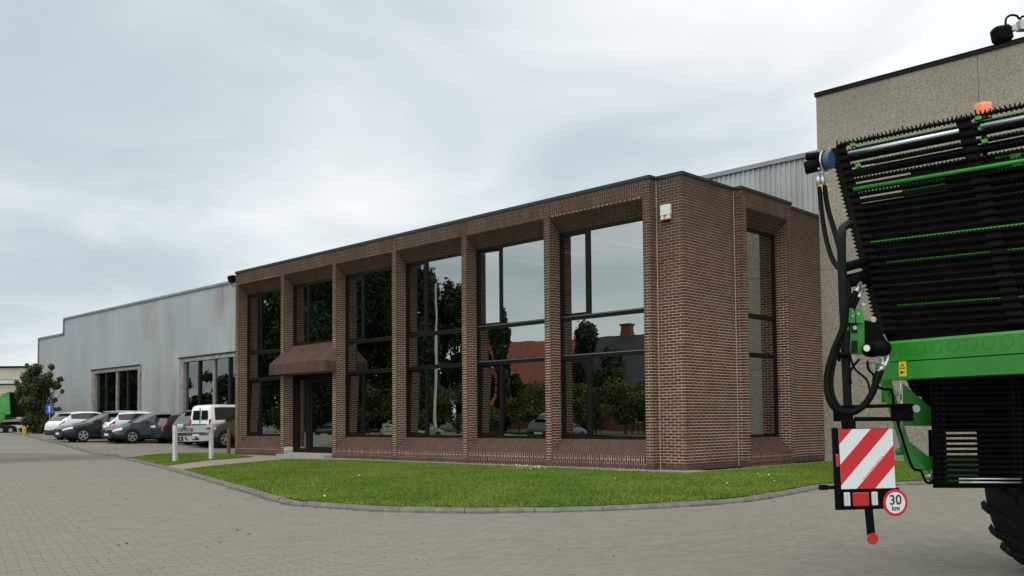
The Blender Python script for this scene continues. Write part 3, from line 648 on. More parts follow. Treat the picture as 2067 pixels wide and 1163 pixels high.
for wth in (False, True):
    mb = MB()
    for i in bo[300:]:
        c, au, av, nn, hu, hv, w = BR[i]
        if w != wth: continue
        s = 1 if au.cross(av).dot(nn) > 0 else -1; j = random.uniform(-.0012, .0012); vs = []
        for dz in (-PR, PR+j):
            for p, q in ((-1, -1), (1, -1), (1, 1), (-1, 1)): vs.append(c+au*(hu*p)+av*(hv*q*s)+nn*dz)
        mb.add(vs, [(4, 5, 6, 7), (0, 1, 5, 4), (1, 2, 6, 5), (2, 3, 7, 6), (3, 0, 4, 7)], tnt[i])
    o = mb.build('sill_bricks' if wth else 'brickwork', 'weathered_brick' if wth else 'brick', office, tint=True); o['kind'] = 'stuff'
# roof edge
ov = 0.03; rp = [(XW+.05-ov, D0-ov), (XL-ov-.01, D0-ov), (XL-ov-.01, -ov), (XE+ov, -ov), (XE+ov, D0-ov), (ov, D0-ov), (ov, Y1-ov), (RX+ov, Y1-ov), (RX+ov, Y2+ov), (ov, Y2+ov), (ov, YH), (XW+.05-ov, YH)]
mb = MB(); mb.prism([(x, y, HT) for x, y in rp], (0, 0, 0.055)); rp2 = [(x, y) for x, y in rp]
fixn(mb.build('coping', 'coping_metal', office))
mb = MB(); c0 = Vector((-10, 3.6, 0)); mb.prism([(x-(.018 if x > -5 else -.018), y+.018, HT+0.055) for x, y in rp], (0, 0, 0.035)); fixn(mb.build('roof', 'coping_metal', office))
for x, y, dx in ((XE+.012, D0-.012, 0), (0.012, Y1-.012, 0)):
    mb = MB(); mb.box(x-.011, x+.004, y-.004, y+.011, 0.02, HT); mb.build('expansion_joint', 'sealant', office)
# windows
TZ = [(2.93, 3.06), (4.0, 4.13)]; FY = DR
def window_bay(i, a, b, kind='full', along='x'):
    """a..b in world x (front) or y (side); frame at depth FY behind the bay plane"""
    def P(s, d, z): return (s, FY+d, z) if along == 'x' else (RX-FY-d, s, z)
    def fbox(mb, s0, s1, d0, d1, z0, z1):
        p, q = P(s0, d0, z0), P(s1, d1, z1); mb.box(min(p[0], q[0]), max(p[0], q[0]), min(p[1], q[1]), max(p[1], q[1]), z0, z1)
    zb = ZS if kind != 'upper' else cz2
    f = MB(); fw = 0.075
    fbox(f, a, a+fw, 0, .12, zb, ZH); fbox(f, b-fw, b, 0, .12, zb, ZH); fbox(f, a+fw, b-fw, 0, .12, zb, zb+.085); fbox(f, a+fw, b-fw, 0, .12, ZH-.085, ZH)
    if kind != 'upper':
        for z0, z1 in TZ: fbox(f, a+fw, b-fw, 0, .12, z0, z1)
    sp = a+0.98 if along == 'x' else None
    zt = (TZ[1][1] if kind != 'upper' else zb+.085, ZH-.085); zm = (TZ[0][1], TZ[1][0]); zl = (zb+.085, TZ[0][0])
    if sp:
        fbox(f, sp, sp+.10, 0.005, .115, *zt)
        if kind != 'upper': fbox(f, sp, sp+.10, 0.005, .115, *zl)
    w = f.build('window', 'frame_bronze', office)
    for z1 in ([q[1] for q in TZ] if kind != 'upper' else [zb+.085]):
        e = MB(); fbox(e, a+fw, b-fw, -.012, 0, z1-.035, z1-.012); e.build('frame_strip', 'frame_edge' if i in (0, 1) else 'dark_frame', w)
    def pane(s0, s1, z0, z1, mat_='office_glass', tilt=0.0, sash=False, swing=0.0):
        mb = MB(); hw, hh = (s1-s0)/2, (z1-z0)/2
        if along == 'x': mb.box(-hw, hw, -.004, .004, 0, 2*hh); loc = ((s0+s1)/2, FY+.045, z0)
        else: mb.box(-.004, .004, -hw, hw, 0, 2*hh); loc = (RX-FY-.045, (s0+s1)/2, z0)
        if swing: loc = (s0+hw*math.cos(swing), FY+.045+hw*math.sin(swing), z0)
        o = mb.build('pane', mat_, w); o.location = loc; o.rotation_euler = (tilt, 0, swing)
        if sash:
            sb = MB(); t = .06
            for q in ((-hw, -hw+t, 0, 2*hh), (hw-t, hw, 0, 2*hh), (-hw+t, hw-t, 0, t), (-hw+t, hw-t, 2*hh-t, 2*hh)): sb.box(q[0], q[1], -.03, .03, q[2], q[3])
            so = sb.build('sash', 'frame_bronze', w); so.location = loc; so.rotation_euler = (tilt, 0, swing)
        return o
    if sp:
        top_open = (i == 1 and kind == 'full'); low_open = i in (1, 2, 3, 5)
        pane(a+fw, sp, *zt, sash=True, swing=R(5) if top_open else 0); pane(sp+.10, b-fw, *zt)
        if kind != 'upper':
            pane(a+fw, b-fw, *zm); pane(a+fw, sp, *zl, tilt=R(-1.6) if low_open else 0, sash=True); pane(sp+.10, b-fw, *zl)
    else:
        pane(a+fw, b-fw, *zt); pane(a+fw, b-fw, *zm); pane(a+fw, b-fw, *zl)
    return w
for i in range(6): window_bay(i, pl(i+1)+wp, pl(i), 'upper' if i == 4 else 'full')
window_bay(9, ya, yb, 'full', along='y')
# entrance door, side light, step
f = MB(); y0 = FY
for s0, s1, z0, z1 in ((a5, a5+.34, 0.14, cz0), (-16.87, -16.60, .14, 2.9), (b5-.09, b5, .14, cz0), (a5+.34, b5-.09, 2.86, cz0), (a5+.34, -16.87, .14, .30)): f.box(s0, s1, y0, y0+.12, z0, z1)
ent = f.build('entrance', 'frame_bronze', office)
mb = MB(); mb.box(a5+.34, -16.87, y0+.05, y0+.058, .30, 2.86); mb.build('pane', 'office_glass', ent)
d = MB(); dx0, dx1 = -16.58, b5-.10
for s0, s1, z0, z1 in ((dx0, dx0+.09, .16, 2.85), (dx1-.09, dx1, .16, 2.85), (dx0+.09, dx1-.09, .16, .36), (dx0+.09, dx1-.09, 2.76, 2.85)): d.box(s0, s1, y0+.02, y0+.08, z0, z1)
door = d.build('door', 'frame_bronze', office)
mb = MB(); mb.box(dx0+.09, dx1-.09, y0+.05, y0+.058, .36, 2.76); mb.build('pane', 'office_glass', door)
mb = MB(); mb.tube([(dx0+.16, y0-.05, .9), (dx0+.16, y0-.05, 1.7)], .018); mb.build('handle', 'dark_frame', door)
mb = MB(); mb.box(a5+.02, b5-.02, -.34, .60, 0.004, .10); mb.box(a5+.02, b5-.02, 0.02, .60, 0.10, .145); mb.build('step', 'concrete_step', office)
mb = MB(); mb.box(a5-.06, a5-.02, 0, .01, 0, .01)
# interior: floors, ceilings, back walls, lamps
mb = MB(); mb.box(XW+.3, -.45, .56, YH-.1, 3.1, 3.25); mb.box(XW+.3, -.45, .56, YH-.1, -.02, .05); mb.build('floor_slab', 'interior_floor', office)
mb = MB(); mb.box(XW+.3, -.45, .56, YH-.1, 6.62, 6.8); mb.box(XW+.3, -.45, .56, YH-.1, 2.86, 3.09); mb.build('ceiling', 'interior_ceiling', office)
mb = MB(); mb.box(XW+.3, -.45, 5.2, 5.3, .05, 6.6); mb.box(-11.25, -11.15, .6, 5.2, .05, 6.6); mb.build('partition', 'interior_wall', office)
for x in (-2.1, -4.3, -6.4, -8.4):
    for y in (1.6, 3.6):
        mb = MB(); mb.box(x-.035, x+.035, y-.75, y+.75, 6.56, 6.60); mb.build('ceiling_lamp', 'lamp_tube', office)
# waste bin on the upper sill of the bay with the open casement
wb = empty('waste_bin', (-7.05, 0.72, 4.14)); mb = MB(); mb.tube([(0, 0, 0), (0, 0, .02), (0, 0, .33)], [.10, .11, .15], 16); mb.build('bin_body', 'bin_plastic', wb)
mb = MB(); mb.disc((0, 0, .33), (0, 0, 1), .156, .02, 16, .138); mb.build('rim', 'bin_plastic', wb)
tag(wb, 'small dark waste bin behind the open upper casement', 'bin')

# fittings on the office
al = empty('alarm_box', (-0.46, D0-0.01, 6.42)); mb = MB(); mb.bbox((0, -.05, .06), X_, Y_, Z_, .145, .05, .135, .012); mb.build('housing', 'plastic_white', al)
mb = MB(); mb.box(-.13, -.05, -.09, -.01, -.17, -.075); mb.box(.05, .13, -.09, -.01, -.17, -.075); mb.build('bracket', 'plastic_white', al)
mb = MB(); mb.bbox((0, -.06, -.185), X_, Y_, Z_, .13, .055, .018, .006); mb.build('strobe', 'red_lens', al)
mb = MB(); mb.tube([(0, -.05, -.17), (0, -.05, -.09)], .03, 8); mb.build('siren_horn', 'clear_lens', al)
tag(al, 'white alarm siren box with red base on the brick corner block', 'alarm box')
fl_ = empty('floodlight', (-21.95, D0+.1, 7.0)); mb = MB(); mb.tube([(.24, 0, -.06), (-.22, 0, -.06)], .018, 8); mb.tube([(-.38, 0, -.1), (-.38, 0, .12)], .012, 6); mb.tube([(-.38, 0, -.08), (-.2, 0, -.06)], .012, 6); mb.build('arm', 'post_grey', fl_)
mb = MB(); mb.bbox((-.30, -.04, .24), X_, Y_, Vector((0, -.3, 1)).normalized(), .24, .10, .14, .04); mb.build('lamp_head', 'machine_hood', fl_)
tag(fl_, 'dark floodlight on a bracket at the far roof corner of the office', 'floodlight')
pp = MB(); pp.tube([(0, 0, 0), (0, 0, 1.05)], .07, 10); pp.disc((0, 0, 1.05), (0, 0, 1), .06, .02, 10); o = pp.build('wooden_post', 'wood_post'); o.location = (-21.62, -.12, -0.01)
tag(o, 'short weathered wooden post at the far brick corner beside the parking', 'post')

# ---------------------------------------------------------------- silver hall behind
hall = empty('hall', (-30, YH, 0)); HY = YH+0.06
tag(hall, 'long hall clad in weathered silver ribbed metal sheet behind the office', 'building')
hall.location = (0, 0, 0)
WINS = [(-55.3, -47.3, 5.13), (-41.7, -33.6, 5.26)]
ZW0 = 0.95
def ribbed(name, xa, xb, za, zb, y):
    """trapezoidal sheet facing -Y"""
    p = 0.18; n = max(1, round((xb-xa)/p)); p = (xb-xa)/n; xs = []; 
    for k in range(n):
        for t, d in ((0.0, 0), (0.52, 0), (0.64, .05), (0.88, .05)): xs.append((xa+(k+t)*p, y-d+.05))
    xs.append((xb, y+.05)); V = []; 
    for x, yy in xs: V += [(x, yy, za), (x, yy, zb)]
    V = np.array(V); k = np.arange(len(xs)-1)*2; F = np.c_[k, k+2, k+3, k+1]
    return npmesh(name, V, F, 'cladding', parent=hall)
for a, b in ((-66.2, -60.9),): ribbed('wall', a, b, -0.1, 8.1, HY)
xs_ = -60.9
for wa, wb_, wz in WINS:
    ribbed('wall', xs_, wa, -0.1, 9.25, HY); ribbed('wall', wa, wb_, wz, 9.25, HY); ribbed('wall', wa, wb_, -.1, ZW0, HY); xs_ = wb_
ribbed('wall', xs_, 0.0, -0.1, 9.25, HY)
mb = MB(); mb.box(-66.25, 0, HY+.5, HY+38, -.1, 8.05); mb.build('side_wall', 'cladding_trim', hall)
for a, b, z in ((-66.3, -60.87, 8.1), (-60.95, 0.0, 9.25)):
    mb = MB(); mb.box(a, b, HY-.06, HY+.5, z, z+.14); mb.build('coping', 'cladding_trim', hall)
mb = MB(); mb.box(-60.98, -60.86, HY-.06, HY+.4, 8.1, 9.25); mb.box(-66.3, -66.18, HY-.06, HY+.4, 0, 8.1); mb.build('corner_trim', 'cladding_trim', hall)
for wa, wb_, wz in WINS:
    f = MB(); y0 = HY-.07; t = 0.28
    f.box(wa-.02, wa+.50, y0, HY+.25, ZW0, wz); f.box(wb_-.34, wb_, y0, HY+.25, ZW0, wz); f.box(wa+.5, wb_-.34, y0, HY+.25, wz-.24, wz); f.box(wa+.5, wb_-.34, y0, HY+.2, ZW0, ZW0+.15)
    w = f.build('window', 'hall_frame', hall); ia, ib = wa+.5, wb_-.34; n = 4 if wa < -50 else 4
    mb = MB(); mb.box(wa-.1, wb_+.06, y0-.05, y0, wz-.02, wz+.06); mb.build('drip_strip', 'dark_frame', w)
    for k in range(n):
        a, b = ia+(ib-ia)*k/n, ia+(ib-ia)*(k+1)/n
        mb = MB(); mb.box(a+.06, b-.06, HY+.12, HY+.13, ZW0+.15, wz-.24); mb.build('pane', 'hall_glass', w)
        if k:
            mb = MB(); mb.box(a-.09, a+.09, HY+.02, HY+.2, ZW0+.15, wz-.24); mb.build('mullion', 'hall_frame' if k == 2 else 'dark_frame', w)
    mb = MB(); mb.box(wa, wb_, HY+3.4, HY+3.5, 0, 6); mb.build('back_wall', 'interior_floor', w)
# ---------------------------------------------------------------- precast concrete hall at the right
pre = empty('precast_hall', (0, 0, 0)); tag(pre, 'tall hall of beige exposed aggregate concrete panels with dark roof trim', 'building')
rows = [(-0.3, 2.82), (2.82, 5.70), (5.70, 8.35), (8.35, 11.0)]
for z0, z1 in rows:
    for k in range(5):
        a = 0.03+k*4.62; mb = MB(); mb.box(a+.006, a+4.62-.006, YH-.03, YH+.15, z0+.006, z1-.006); mb.build('panel', 'aggregate', pre)
mb = MB(); mb.box(0.05, 23.1, YH+.02, YH+.14, -.3, 10.99); mb.build('joint_filler', 'mortar', pre)
mb = MB(); mb.box(0.12, 23.0, YH+.2, YH+30, -.3, 10.9); mb.build('side_wall', 'aggregate', pre)
mb = MB(); mb.box(0.0, 23.2, YH-.07, YH+.4, 11.0, 11.10); mb.box(-.012, 23.2, YH-.085, YH+.4, 11.10, 11.125); mb.build('roof_trim', 'frame_bronze', pre)

# ---------------------------------------------------------------- foliage
def leaves(name, blobs, n, size, mat_, seed, parent=None, droop=0.3, tri=False, shell=0.55):
    """blobs: (x, y, z, rx, ry, rz); leaf quads spread through ellipsoids, light and dark by clump"""
    r = np.random.default_rng(seed); bl = np.array(blobs, float); vol = bl[:, 3]*bl[:, 4]*bl[:, 5]; w = vol**0.75; w /= w.sum()
    k = r.choice(len(bl), n, p=w); d = r.normal(size=(n, 3)); d /= np.linalg.norm(d, axis=1)[:, None]
    rad = (shell+(1-shell)*r.random(n))*np.where(r.random(n) < 0.12, r.uniform(1.0, 1.22, n), 1.0)*r.random(n)**0.22
    c = bl[k, :3]+d*bl[k, 3:6]*rad[:, None]
    nn = d+r.normal(size=(n, 3))*0.8; nn /= np.linalg.norm(nn, axis=1)[:, None]
    a = np.cross(nn, r.normal(size=(n, 3))); a /= np.linalg.norm(a, axis=1)[:, None]; b = np.cross(nn, a)
    s = size*r.uniform(0.6, 1.4, n)[:, None]; a = a*s; b = b*s*0.55
    V = np.stack([c-a, c-b*0.9+a*0.1, c+a, c+b*0.9+a*0.1], 1)
    cl = r.random(len(bl))*0.45; t = np.clip(cl[k]+r.random(n)*0.5+0.12*d[:, 2], 0, 1)
    return npmesh(name, V.reshape(-1, 3), np.arange(n*4).reshape(-1, 4), mat_, np.repeat(t, 4), parent=parent)
def blobs_in(cx, cy, z0, z1, rx, ry, n, seed, br=(0.22, 0.42), top=0.6):
    r = random.Random(seed); out = []
    for _ in range(n):
        t = r.random(); z = z0+(z1-z0)*t; e = math.sin(math.pi*min(1, 0.18+0.82*t*0.95))**top
        th = r.uniform(0, 2*math.pi); q = math.sqrt(r.random())*e; b = r.uniform(*br)
        out.append((cx+math.cos(th)*rx*q, cy+math.sin(th)*ry*q, z, rx*b, ry*b, (z1-z0)*b*0.5))
    return out
def tree(name, x, y, h, crown_r, z_low, label, seed, n=9000, size=0.22, mat_='leaf_tree', nblob=34, base=None, trunk_r=0.18, br=(0.2, 0.4), top=0.6, group=None, cat='tree'):
    base = H(x, y) if base is None else base
    t = empty(name, (x, y, base)); tag(t, label, cat, group); r = random.Random(seed); mb = MB()
    lean = (r.uniform(-.3, .3), r.uniform(-.3, .3)); top_ = Vector((lean[0], lean[1], h*0.72))
    mb.tube([(0, 0, -.3), (0, 0, .3), (lean[0]*.4, lean[1]*.4, h*.35), tuple(top_)], [trunk_r*1.35, trunk_r, trunk_r*.75, trunk_r*.2], 8)
    bl = blobs_in(0, 0, z_low, h, crown_r, crown_r, nblob, seed, br, top)
    for k in range(min(14, nblob)):
        q = bl[k]; s = r.uniform(.15, .6); p0 = Vector((lean[0]*s, lean[1]*s, h*.7*s+.2)); p2 = Vector(q[:3]); pm_ = p0.lerp(p2, .5)+Vector((0, 0, .12*h*.3))
        mb.tube([p0, pm_, p2], [trunk_r*.4, trunk_r*.25, trunk_r*.08], 5)
    mb.build('trunk', 'bark', t); leaves('crown', bl, n, size, mat_, seed, parent=t); return t
# bush beside the far corner of the hall
bx = ter(78, 877); bush = empty('bush', (bx.x, bx.y, H(bx.x)-.02))
Db = (bx-CAM).dot(FW); ppm = FPX/Db
def bl_px(u, v, ru, rv, dd=0.0):
    P = atd(u, v, Db+dd); return (P.x-bx.x, P.y-bx.y, P.z-H(bx.x)+.02, ru/ppm, ru/ppm, rv/ppm)
bb = [bl_px(72, 745, 16, 13), bl_px(60, 762, 20, 16, .6), bl_px(88, 770, 22, 18, -.5), bl_px(50, 785, 20, 18), bl_px(80, 795, 26, 20, .8), bl_px(60, 812, 24, 18, -.6), bl_px(86, 825, 24, 20, .3),
      bl_px(70, 845, 22, 18), bl_px(58, 850, 16, 14, -.4), bl_px(90, 852, 20, 20, .5), bl_px(112, 778, 14, 9, .2), bl_px(122, 766, 8, 6, .3), bl_px(40, 800, 12, 14, .4), bl_px(33, 772, 6, 4), bl_px(104, 742, 8, 8), bl_px(54, 738, 5, 6),
      bl_px(116, 826, 9, 4, -.3), bl_px(110, 808, 8, 6), bl_px(72, 865, 18, 10), bl_px(98, 758, 9, 9, -.3), bl_px(125, 790, 4, 5, 0)]
bb += [bl_px(70, 790, 30, 40, .2), bl_px(78, 835, 28, 34, .4), bl_px(66, 765, 22, 26, .3), bl_px(95, 862, 16, 12), bl_px(50, 868, 12, 8)]
leaves('crown', bb, 26000, 0.10, 'leaf_dark', 5, parent=bush, shell=0.25)
mb = MB(); r5 = random.Random(5)
for q in bb: 
    p0 = Vector((r5.uniform(-.25, .25), r5.uniform(-.25, .25), 0)); p1 = Vector(q[:3]); mb.tube([p0, p0.lerp(p1, .5)+Vector((0, 0, .2)), p1], [.06, .04, .012], 5)
mb.build('trunk', 'bark', bush); tag(bush, 'large dark green bush with loose branches at the far corner of the hall', 'bush')

# ---------------------------------------------------------------- far left: beige building, machine, signs
fb = empty('beige_building', (0, 0, 0)); tag(fb, 'beige far building with a flat roof beyond the road end', 'building')
Dn = 118.0; f2 = Vector((FW.x, FW.y, 0)).normalized(); r2 = Vector((RT.x, RT.y, 0)).normalized()
P0 = atd(-60, 850, Dn); axb = r2; ayb = f2; gz = 0.3
def fbb(mb, u0, u1, v0, v1, d0, d1):
    a, b = atd(u0, v1, Dn), atd(u1, v0, Dn); cc = (a+b)/2; w = (b-a).dot(axb)/2; h = (b.z-a.z)/2
    mb.obox((cc.x+ayb.x*(d0+d1)/2, cc.y+ayb.y*(d0+d1)/2, (a.z+b.z)/2), axb, ayb, Z_, abs(w), (d1-d0)/2, abs(h))
mb = MB(); fbb(mb, -140, 110, 776, 880, 0, 14); mb.build('wall', 'plaster_cream', fb)
mb = MB(); fbb(mb, -140, 110, 741, 767, 1.0, 14); mb.build('upper_wall', 'plaster_cream', fb)
mb = MB(); fbb(mb, -142, 112, 767, 776, -.15, 14.1); mb.build('band', 'plaster_pale', fb)
mb = MB(); fbb(mb, -142, 112, 737.5, 741.2, .7, 14.2); mb.build('roof_trim', 'frame_bronze', fb)
for u0, u1, v0, v1 in ((4, 30, 792, 812), (40, 66, 792, 812), (-40, -10, 792, 880)):
    mb = MB(); fbb(mb, u0, u1, v0, v1, -.12, .02); w = mb.build('window', 'plaster_pale', fb)
    mb = MB(); fbb(mb, u0+2, u1-2, v0+2, v1-2, -.16, -.05); mb.build('pane', 'car_glass', w)
# green far machine
gp = ter(20, 872); gm = empty('farm_trailer', (gp.x, gp.y, H(gp.x)+ROAD)); Dg = (gp-CAM).dot(FW)
tag(gm, 'light green farm machine with a raised hopper standing at the end of the road', 'farm machine')
gs = Dg/FPX
def gpp(u, v, d=0.0):
    P = atd(u, v, Dg)+ayb*d; return Vector((P.x-gp.x, P.y-gp.y, P.z-(H(gp.x)+ROAD)))
def gprism(uv, d0, d1): 
    mb = MB(); mb.prism([gpp(u, v, d0) for u, v in uv], ayb*(d1-d0)); return mb
for nm, uv, mt in (('hopper', [(6, 803), (31, 791), (34, 836), (22, 838), (8, 828)], 'lime_green'), ('chute', [(2, 842), (8, 829), (24, 836), (20, 848), (8, 860), (-3, 858)], 'lime_green'), ('side_panel', [(33, 793), (48, 795), (46, 842), (34, 842)], 'machine_hood'),
                   ('chassis', [(14, 848), (46, 846), (47, 851), (14, 853)], 'hall_frame'), ('frame_rail', [(16, 851), (45, 851), (45, 858), (16, 858)], 'machine_black')):
    fixn(gprism(uv, -1.0, 1.0).build(nm, mt, gm))
mb = MB()
for u, v in ((9, 815), (9, 822)): pass
for u, d in ((21, -1.1), (32, -.9), (40, -1.1)):
    c = gpp(u, 868, d); mb = MB(); mb.disc(c, -ayb, 9*gs, .35, 16); w = mb.build('wheel', 'tyre_rubber', gm); mb = MB(); mb.disc(c-ayb*.355, -ayb, 4*gs, .02, 12); mb.build('rim', 'zinc', w)
yb_ = ter(49, 880); o = MB(); o.tube([(0, 0, 0), (0, 0, .5), (0, 0, .56)], [.13, .13, .08], 12); o = o.build('bollard', 'bollard_yellow'); o.location = (yb_.x, yb_.y, H(yb_.x)+ROAD); tag(o, 'short yellow bollard beside the bush at the road edge', 'bollard')
bs = ter(99, 878, -.01); sg = empty('road_sign', (bs.x, bs.y, H(bs.x))); Ds = (bs-CAM).dot(FW); k_ = Ds/FPX; zc = (atd(99, 826, Ds).z-H(bs.x))
toc = Vector((-f2.x, -f2.y, 0)); mb = MB(); mb.obox((0, 0, zc), r2, toc, Z_, 7*k_, .012, 9.5*k_); mb.build('plate', 'sign_blue', sg)
mb = MB(); mb.obox(toc*.016+Vector((0, 0, zc-.8*k_)), r2, toc, Z_, 1.1*k_, .003, 5*k_); mb.add([toc*.019+r2*(x*k_)+Vector((0, 0, zc+z*k_)) for x, z in ((-2.6, 3.4), (2.6, 3.4), (0, 7))], [(0, 1, 2)]); mb.build('arrow', 'sign_white', sg)
mb = MB(); mb.tube([toc*-.03, toc*-.03+Vector((0, 0, zc+8*k_))], .03, 8); mb.build('post', 'zinc', sg); tag(sg, 'blue square road sign with a white arrow in front of the bush', 'road sign')

# ---------------------------------------------------------------- office sign on the lawn
sA = Vector((*g0(353, 933), 0)); sB = Vector((*g0(426, 928.5), 0)); sd_ = (sB-sA); sw = sd_.length; sd_.normalize(); sn_ = Vector((sd_.y, -sd_.x, 0)); sn_ = -sn_ if sn_.dot(CAM-sA) < 0 else sn_
sg = empty('direction_sign', sA); tag(sg, 'white office direction sign on two square posts in the small lawn', 'sign')
hp = 1.20
for q in (0, sw):
    mb = MB(); mb.obox(sd_*q+Vector((0, 0, hp/2-.05)), sd_, sn_, Z_, .055, .055, hp/2+.05); mb.build('post', 'post_white', sg)
def sboard(z0, z1, nm, w0=.055, w1=None):
    mb = MB(); w1 = sw-.055 if w1 is None else w1; mb.obox(sd_*((w0+w1)/2)+Vector((0, 0, (z0+z1)/2)), sd_, sn_, Z_, (w1-w0)/2, .02, (z1-z0)/2); return mb.build(nm, 'sign_white', sg)
b1 = sboard(.955, 1.175, 'board'); b2 = sboard(.66, .85, 'board')
bpy.context.view_layer.update()
for sgn in (1, -1):
    nn = sn_*sgn; xd = sd_ if sn_.dot(Vector((sd_.y, -sd_.x, 0)))*sgn > 0 else -sd_
    def sp_(t, z): return sA+sd_*(sw*t)+nn*.021+Vector((0, 0, z))
    tx = text('office', .215, sp_(.27 if sgn > 0 else .73, 1.062), xd, Z_, 'black_film', 'lettering', sg, offset=.005); tx.scale = (1.5, 1.05, 1)
    mb = MB(); c = sd_*(sw*(.9 if sgn > 0 else .1))+nn*.023+Vector((0, 0, 1.075)); q = xd
    mb.add([c+q*x+Z_*z for x, z in ((-.12, .02), (.02, .02), (.02, .07), (.13, 0), (.02, -.07), (.02, -.02), (-.12, -.02))], [tuple(range(7))]); mb.build('arrow', 'black_film', sg)
nn = sn_
def pk(t, z, pts, nm, mt='black_film', d=.024):
    mb = MB(); c = sd_*(sw*t)+nn*d+Vector((0, 0, z)); mb.add([c+sd_*x+Z_*y for x, y in pts], [tuple(range(len(pts)))]); mb.build(nm, mt, sg)
pk(.13, .755, [(-.13, -.075), (.13, -.075), (.13, .075), (-.13, .075)], 'pictogram'); pk(.13, .755, [(.05*math.cos(a*.5236), .05*math.sin(a*.5236)) for a in range(12)], 'pictogram', 'sign_white', .026); pk(.13, .755, [(.025*math.cos(a*.5236), .025*math.sin(a*.5236)) for a in range(12)], 'pictogram', 'black_film', .028)
pk(.29, .755, [(-.09, .07), (-.03, .075), (-.01, .02), (.05, -.035), (.10, -.03), (.07, -.075), (-.02, -.045), (-.07, .01)], 'pictogram')
pk(.54, .745, [(-.16, -.05), (.16, -.05), (.16, .02), (.07, .02), (.05, .07), (-.02, .07), (-.02, -.01), (-.16, -.01)], 'pictogram')
pk(.94, .985, [(-.07, -.06), (.07, -.06), (.07, .06), (-.07, .06)], 'pictogram', 'plaster_pale', .027)

